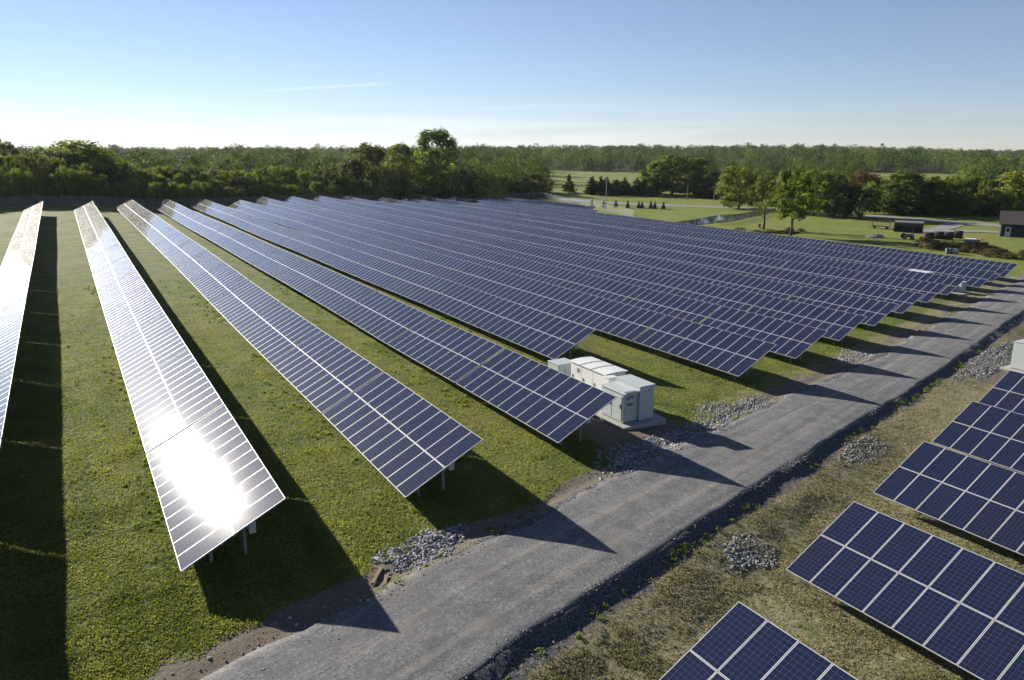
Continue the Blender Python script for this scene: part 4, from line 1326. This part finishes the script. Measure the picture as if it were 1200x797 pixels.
def tarp_heap():
    p = at(1011, 278.5); rs = np.random.default_rng(4)
    xs, ys = np.linspace(0, 4.6, 14), np.linspace(0, 2.2, 8)
    X, Y = np.meshgrid(xs, ys); Z = .95 * np.clip(1 - abs(X - 3.0) / 2.6, 0, 1) ** .8 * np.sin(np.pi * np.clip(Y / 2.2, 0, 1)) ** .6 + .06 * rs.normal(0, 1, X.shape)
    Z = np.where((Y == 0) | (Y >= 2.19) | (X == 0) | (X >= 4.59), -.05, np.maximum(Z, .02))
    i = np.arange(X.size).reshape(X.shape)
    F_ = np.stack([i[:-1, :-1].ravel(), i[:-1, 1:].ravel(), i[1:, 1:].ravel(), i[1:, :-1].ravel()], 1)
    o = link('tarp_heap', mesh_np('tarp_heap', np.stack([X.ravel(), Y.ravel(), Z.ravel()], 1), F_, M['tarp']), None, p); o.rotation_euler = (0, 0, FACEY)
    tag(o, 'low heap under a grey tarp on the lawn in front of the hay wagon', 'tarp heap')
tarp_heap()

for k, (px, py) in enumerate(((1088, 281), (1100, 280), (1111, 280.5), (1122, 279))):
    p = at(px, py); b = MB()
    b.tube([(-.75, 0, .82), (-.72, 0, .82), (.72, 0, .82), (.75, 0, .82)], [.72, .82, .82, .72], 20)
    o = b.obj('round_bale', M['straw'], None, p, True); o.rotation_euler = (0, 0, FACEY + random.uniform(-.3, .3))
    o.scale = (1.3, 1.15, 1.05)
    tag(o, ['leftmost', 'second', 'third', 'rightmost'][k] + ' of the four dark round bales behind the brush', 'bale', 'dark round bales in the yard')


def flat_trailer():
    p = at(1129, 287.5)
    r = empty('utility_trailer', p, FACEY - .15, 'dark boxy trailer with white and orange top in the brush', 'trailer')
    b = MB(); b.box(0, 2.9, 0, 1.6, .45, 1.15, 0, .03); b.obj('box', M['blue'], r)
    b = MB(); b.prism([(-.05, 1.16), (.1, 1.42), (2.2, 1.42), (2.3, 1.16)], -.05, 1.65); b.obj('cover', GW, r)
    b = MB(); b.box(2.32, 3.0, -.03, 1.63, 1.16, 1.34, 0, .03); b.obj('toolbox', M['orange'], r)
    for y in (.0, 1.6): wheel(r, 1.4, y, .34, .2)
flat_trailer()


def barrels():
    for (px, py, mt, ln, lab) in ((1108, 297, 'blue', 1.6, 'faded blue drum lying in the weeds behind the last row'), (1119, 298, 'tarp', .8, 'grey drum lying end on beside the blue drum')):
        p = at(px, py); b = MB(); r_ = .55
        b.tube([(0, 0, r_), (ln * .33, 0, r_), (ln * .34, 0, r_), (ln * .36, 0, r_), (ln * .37, 0, r_), (ln, 0, r_)], [r_, r_, r_ * 1.06, r_ * 1.06, r_, r_], 14)
        o = b.obj('drum', M[mt], None, p, False); o.rotation_euler = (0, 0, FACEY + (.1 if mt == 'blue' else 1.2)); tag(o, lab, 'drum')
    p = at(1148, 290); b = MB(); b.box(0, 1.5, 0, 1.2, 0, 1.0, 0, .05); b.box(-.05, 1.55, -.05, 1.25, 1.002, 1.08, 0, .03)
    o = b.obj('bin', M['dark'], None, p); o.rotation_euler = (0, 0, FACEY); tag(o, 'black lidded bin standing right of the boxy trailer', 'bin')
    for px, py, an, lab in ((1068, 291, .2, 'pale board lying in the grass left of the brush'), (1083, 294.5, -.1, 'pale board lying nearest the last panel row')):
        p = at(px, py); b = MB(); b.box(0, 1.5, 0, .35, 0, .12, 0, .01); o = b.obj('board', M['concrete'], None, p); o.rotation_euler = (0, 0, FACEY + an); tag(o, lab, 'board')
    p = at(1196, 273.5)
    r = empty('gas_tank', p, FACEY, 'white gas tank at the right frame edge below the shed', 'tank')
    b = MB(); b.tube([(0, 0, .8), (.12, 0, .8), (.3, 0, .8), (2.1, 0, .8), (2.28, 0, .8), (2.4, 0, .8)], [.08, .35, .48, .48, .35, .08], 16); b.obj('vessel', GW, r, None, True)
    for x in (.5, 1.9):
        b = MB(); b.box(x - .08, x + .08, -.3, .3, 0, .4); b.obj('leg', M['galv'], r)
    p = at(890.5, 268)
    r = empty('lawn_chair', p, FACEY + .6, 'small black lawn chair alone on the grass by the pond fence', 'chair')
    b = MB(); b.box(-.3, .3, -.3, .3, .4, .48); b.obj('seat', M['dark'], r)
    b = MB(); b.box(-.3, .3, .26, .33, .48, 1.15); b.obj('backrest', M['dark'], r)
    for x in (-.27, .27):
        for y in (-.27, .27):
            b = MB(); b.box(x - .03, x + .03, y - .03, y + .03, 0, .4); b.obj('leg', M['dark'], r)
barrels()


def pole(px, d, pytop, label, arm=True):
    x, y, z = col(px, d); h = top_z(pytop, d) - z
    r = empty('utility_pole', (x, y, z), FACE, label, 'utility pole')
    b = MB(); b.tube([(0, 0, -.3), (0, 0, h)], [.19, .13], 8); b.obj('post', M['wood'] if not arm else M['tarp'], r)
    if arm:
        b = MB(); b.box(-.9, .9, -.06, .06, h - .55, h - .43); b.obj('crossarm', M['tarp'], r)
pole(710.5, 275, 208, 'thin utility pole in front of the far conifer row', True)
pole(806, 300, 216, 'utility pole at the foot of the tall field trees', False)
pole(837.5, 300, 224, 'short utility pole between the field trees and the rounded tree', False)
pole(1012, 226, 224, 'pale utility pole against the dark roadside woods', False)


def far_house(px, d, wx, h, label):
    x, y, z = col(px, d)
    r = empty('house', (x, y, z), FACE + .2, label, 'house')
    b = MB(); b.box(0, wx, 0, 8, 0, h); b.add([(0, 0, h), (0, 8, h), (0, 4, h + 2.6)], [(0, 1, 2)]); b.add([(wx, 0, h), (wx, 8, h), (wx, 4, h + 2.6)], [(0, 1, 2)]); b.obj('wall', M['tarp'], r)
    b = MB()
    for y0 in (-.4, 8.4):
        b.add([(-.4, y0, h - .2), (wx + .4, y0, h - .2), (wx + .4, 4, h + 2.7), (-.4, 4, h + 2.7), (-.4, y0, h), (wx + .4, y0, h), (wx + .4, 4, h + 2.9), (-.4, 4, h + 2.9)], [(0, 1, 2, 3), (4, 5, 6, 7), (0, 1, 5, 4), (2, 3, 7, 6), (1, 2, 6, 5), (3, 0, 4, 7)])
    b.obj('roof', M['shingle'], r)
    for k in range(3):
        b = MB(); b.box(1 + k * wx * .3, 2.2 + k * wx * .3, -.05, -.005, 1.2, 2.4); b.obj('window', M['dark'], r)
far_house(1162, 400, 11, 6.0, 'distant grey roofed house among the trees at the upper right')


def brush_pile():
    rs = np.random.default_rng(12); b = MB()
    p = at(918, 273.5)
    for k in range(60):
        x = rs.normal(0, 2.2); y = rs.normal(0, .7); z = abs(rs.normal(.25, .25)) * max(.3, 1 - abs(x) / 5)
        th = rs.normal(0, .5); l = rs.uniform(.6, 1.8)
        b.tube([(x - l * math.cos(th), y - l * .3 * math.sin(th), z * .7), (x + l * math.cos(th), y + l * .3 * math.sin(th), z * 1.2)], rs.uniform(.04, .14), 5)
    o = b.obj('brush_pile', M['bark'], None, p); o.rotation_euler = (0, 0, FACE)
    tag(o, 'pile of dead branches at the foot of the forked lawn tree', 'brush pile')
brush_pile()


# ------------------------------------------------------------------ air
def build_haze():
    m, t = material('thin_evening_haze')
    v = t.n('ShaderNodeVolumePrincipled')
    v.inputs['Color'].default_value = (.80, .88, 1.0, 1); v.inputs['Density'].default_value = .00003; v.inputs['Anisotropy'].default_value = .3
    t.out(v.outputs[0], 'Volume')
    b = MB(); b.box(-2600, 2700, -60, 2700, -14, 42)
    o = b.obj('haze', m); tag(o, 'thin evening haze over the far woods', 'haze', kind='stuff')
build_haze()
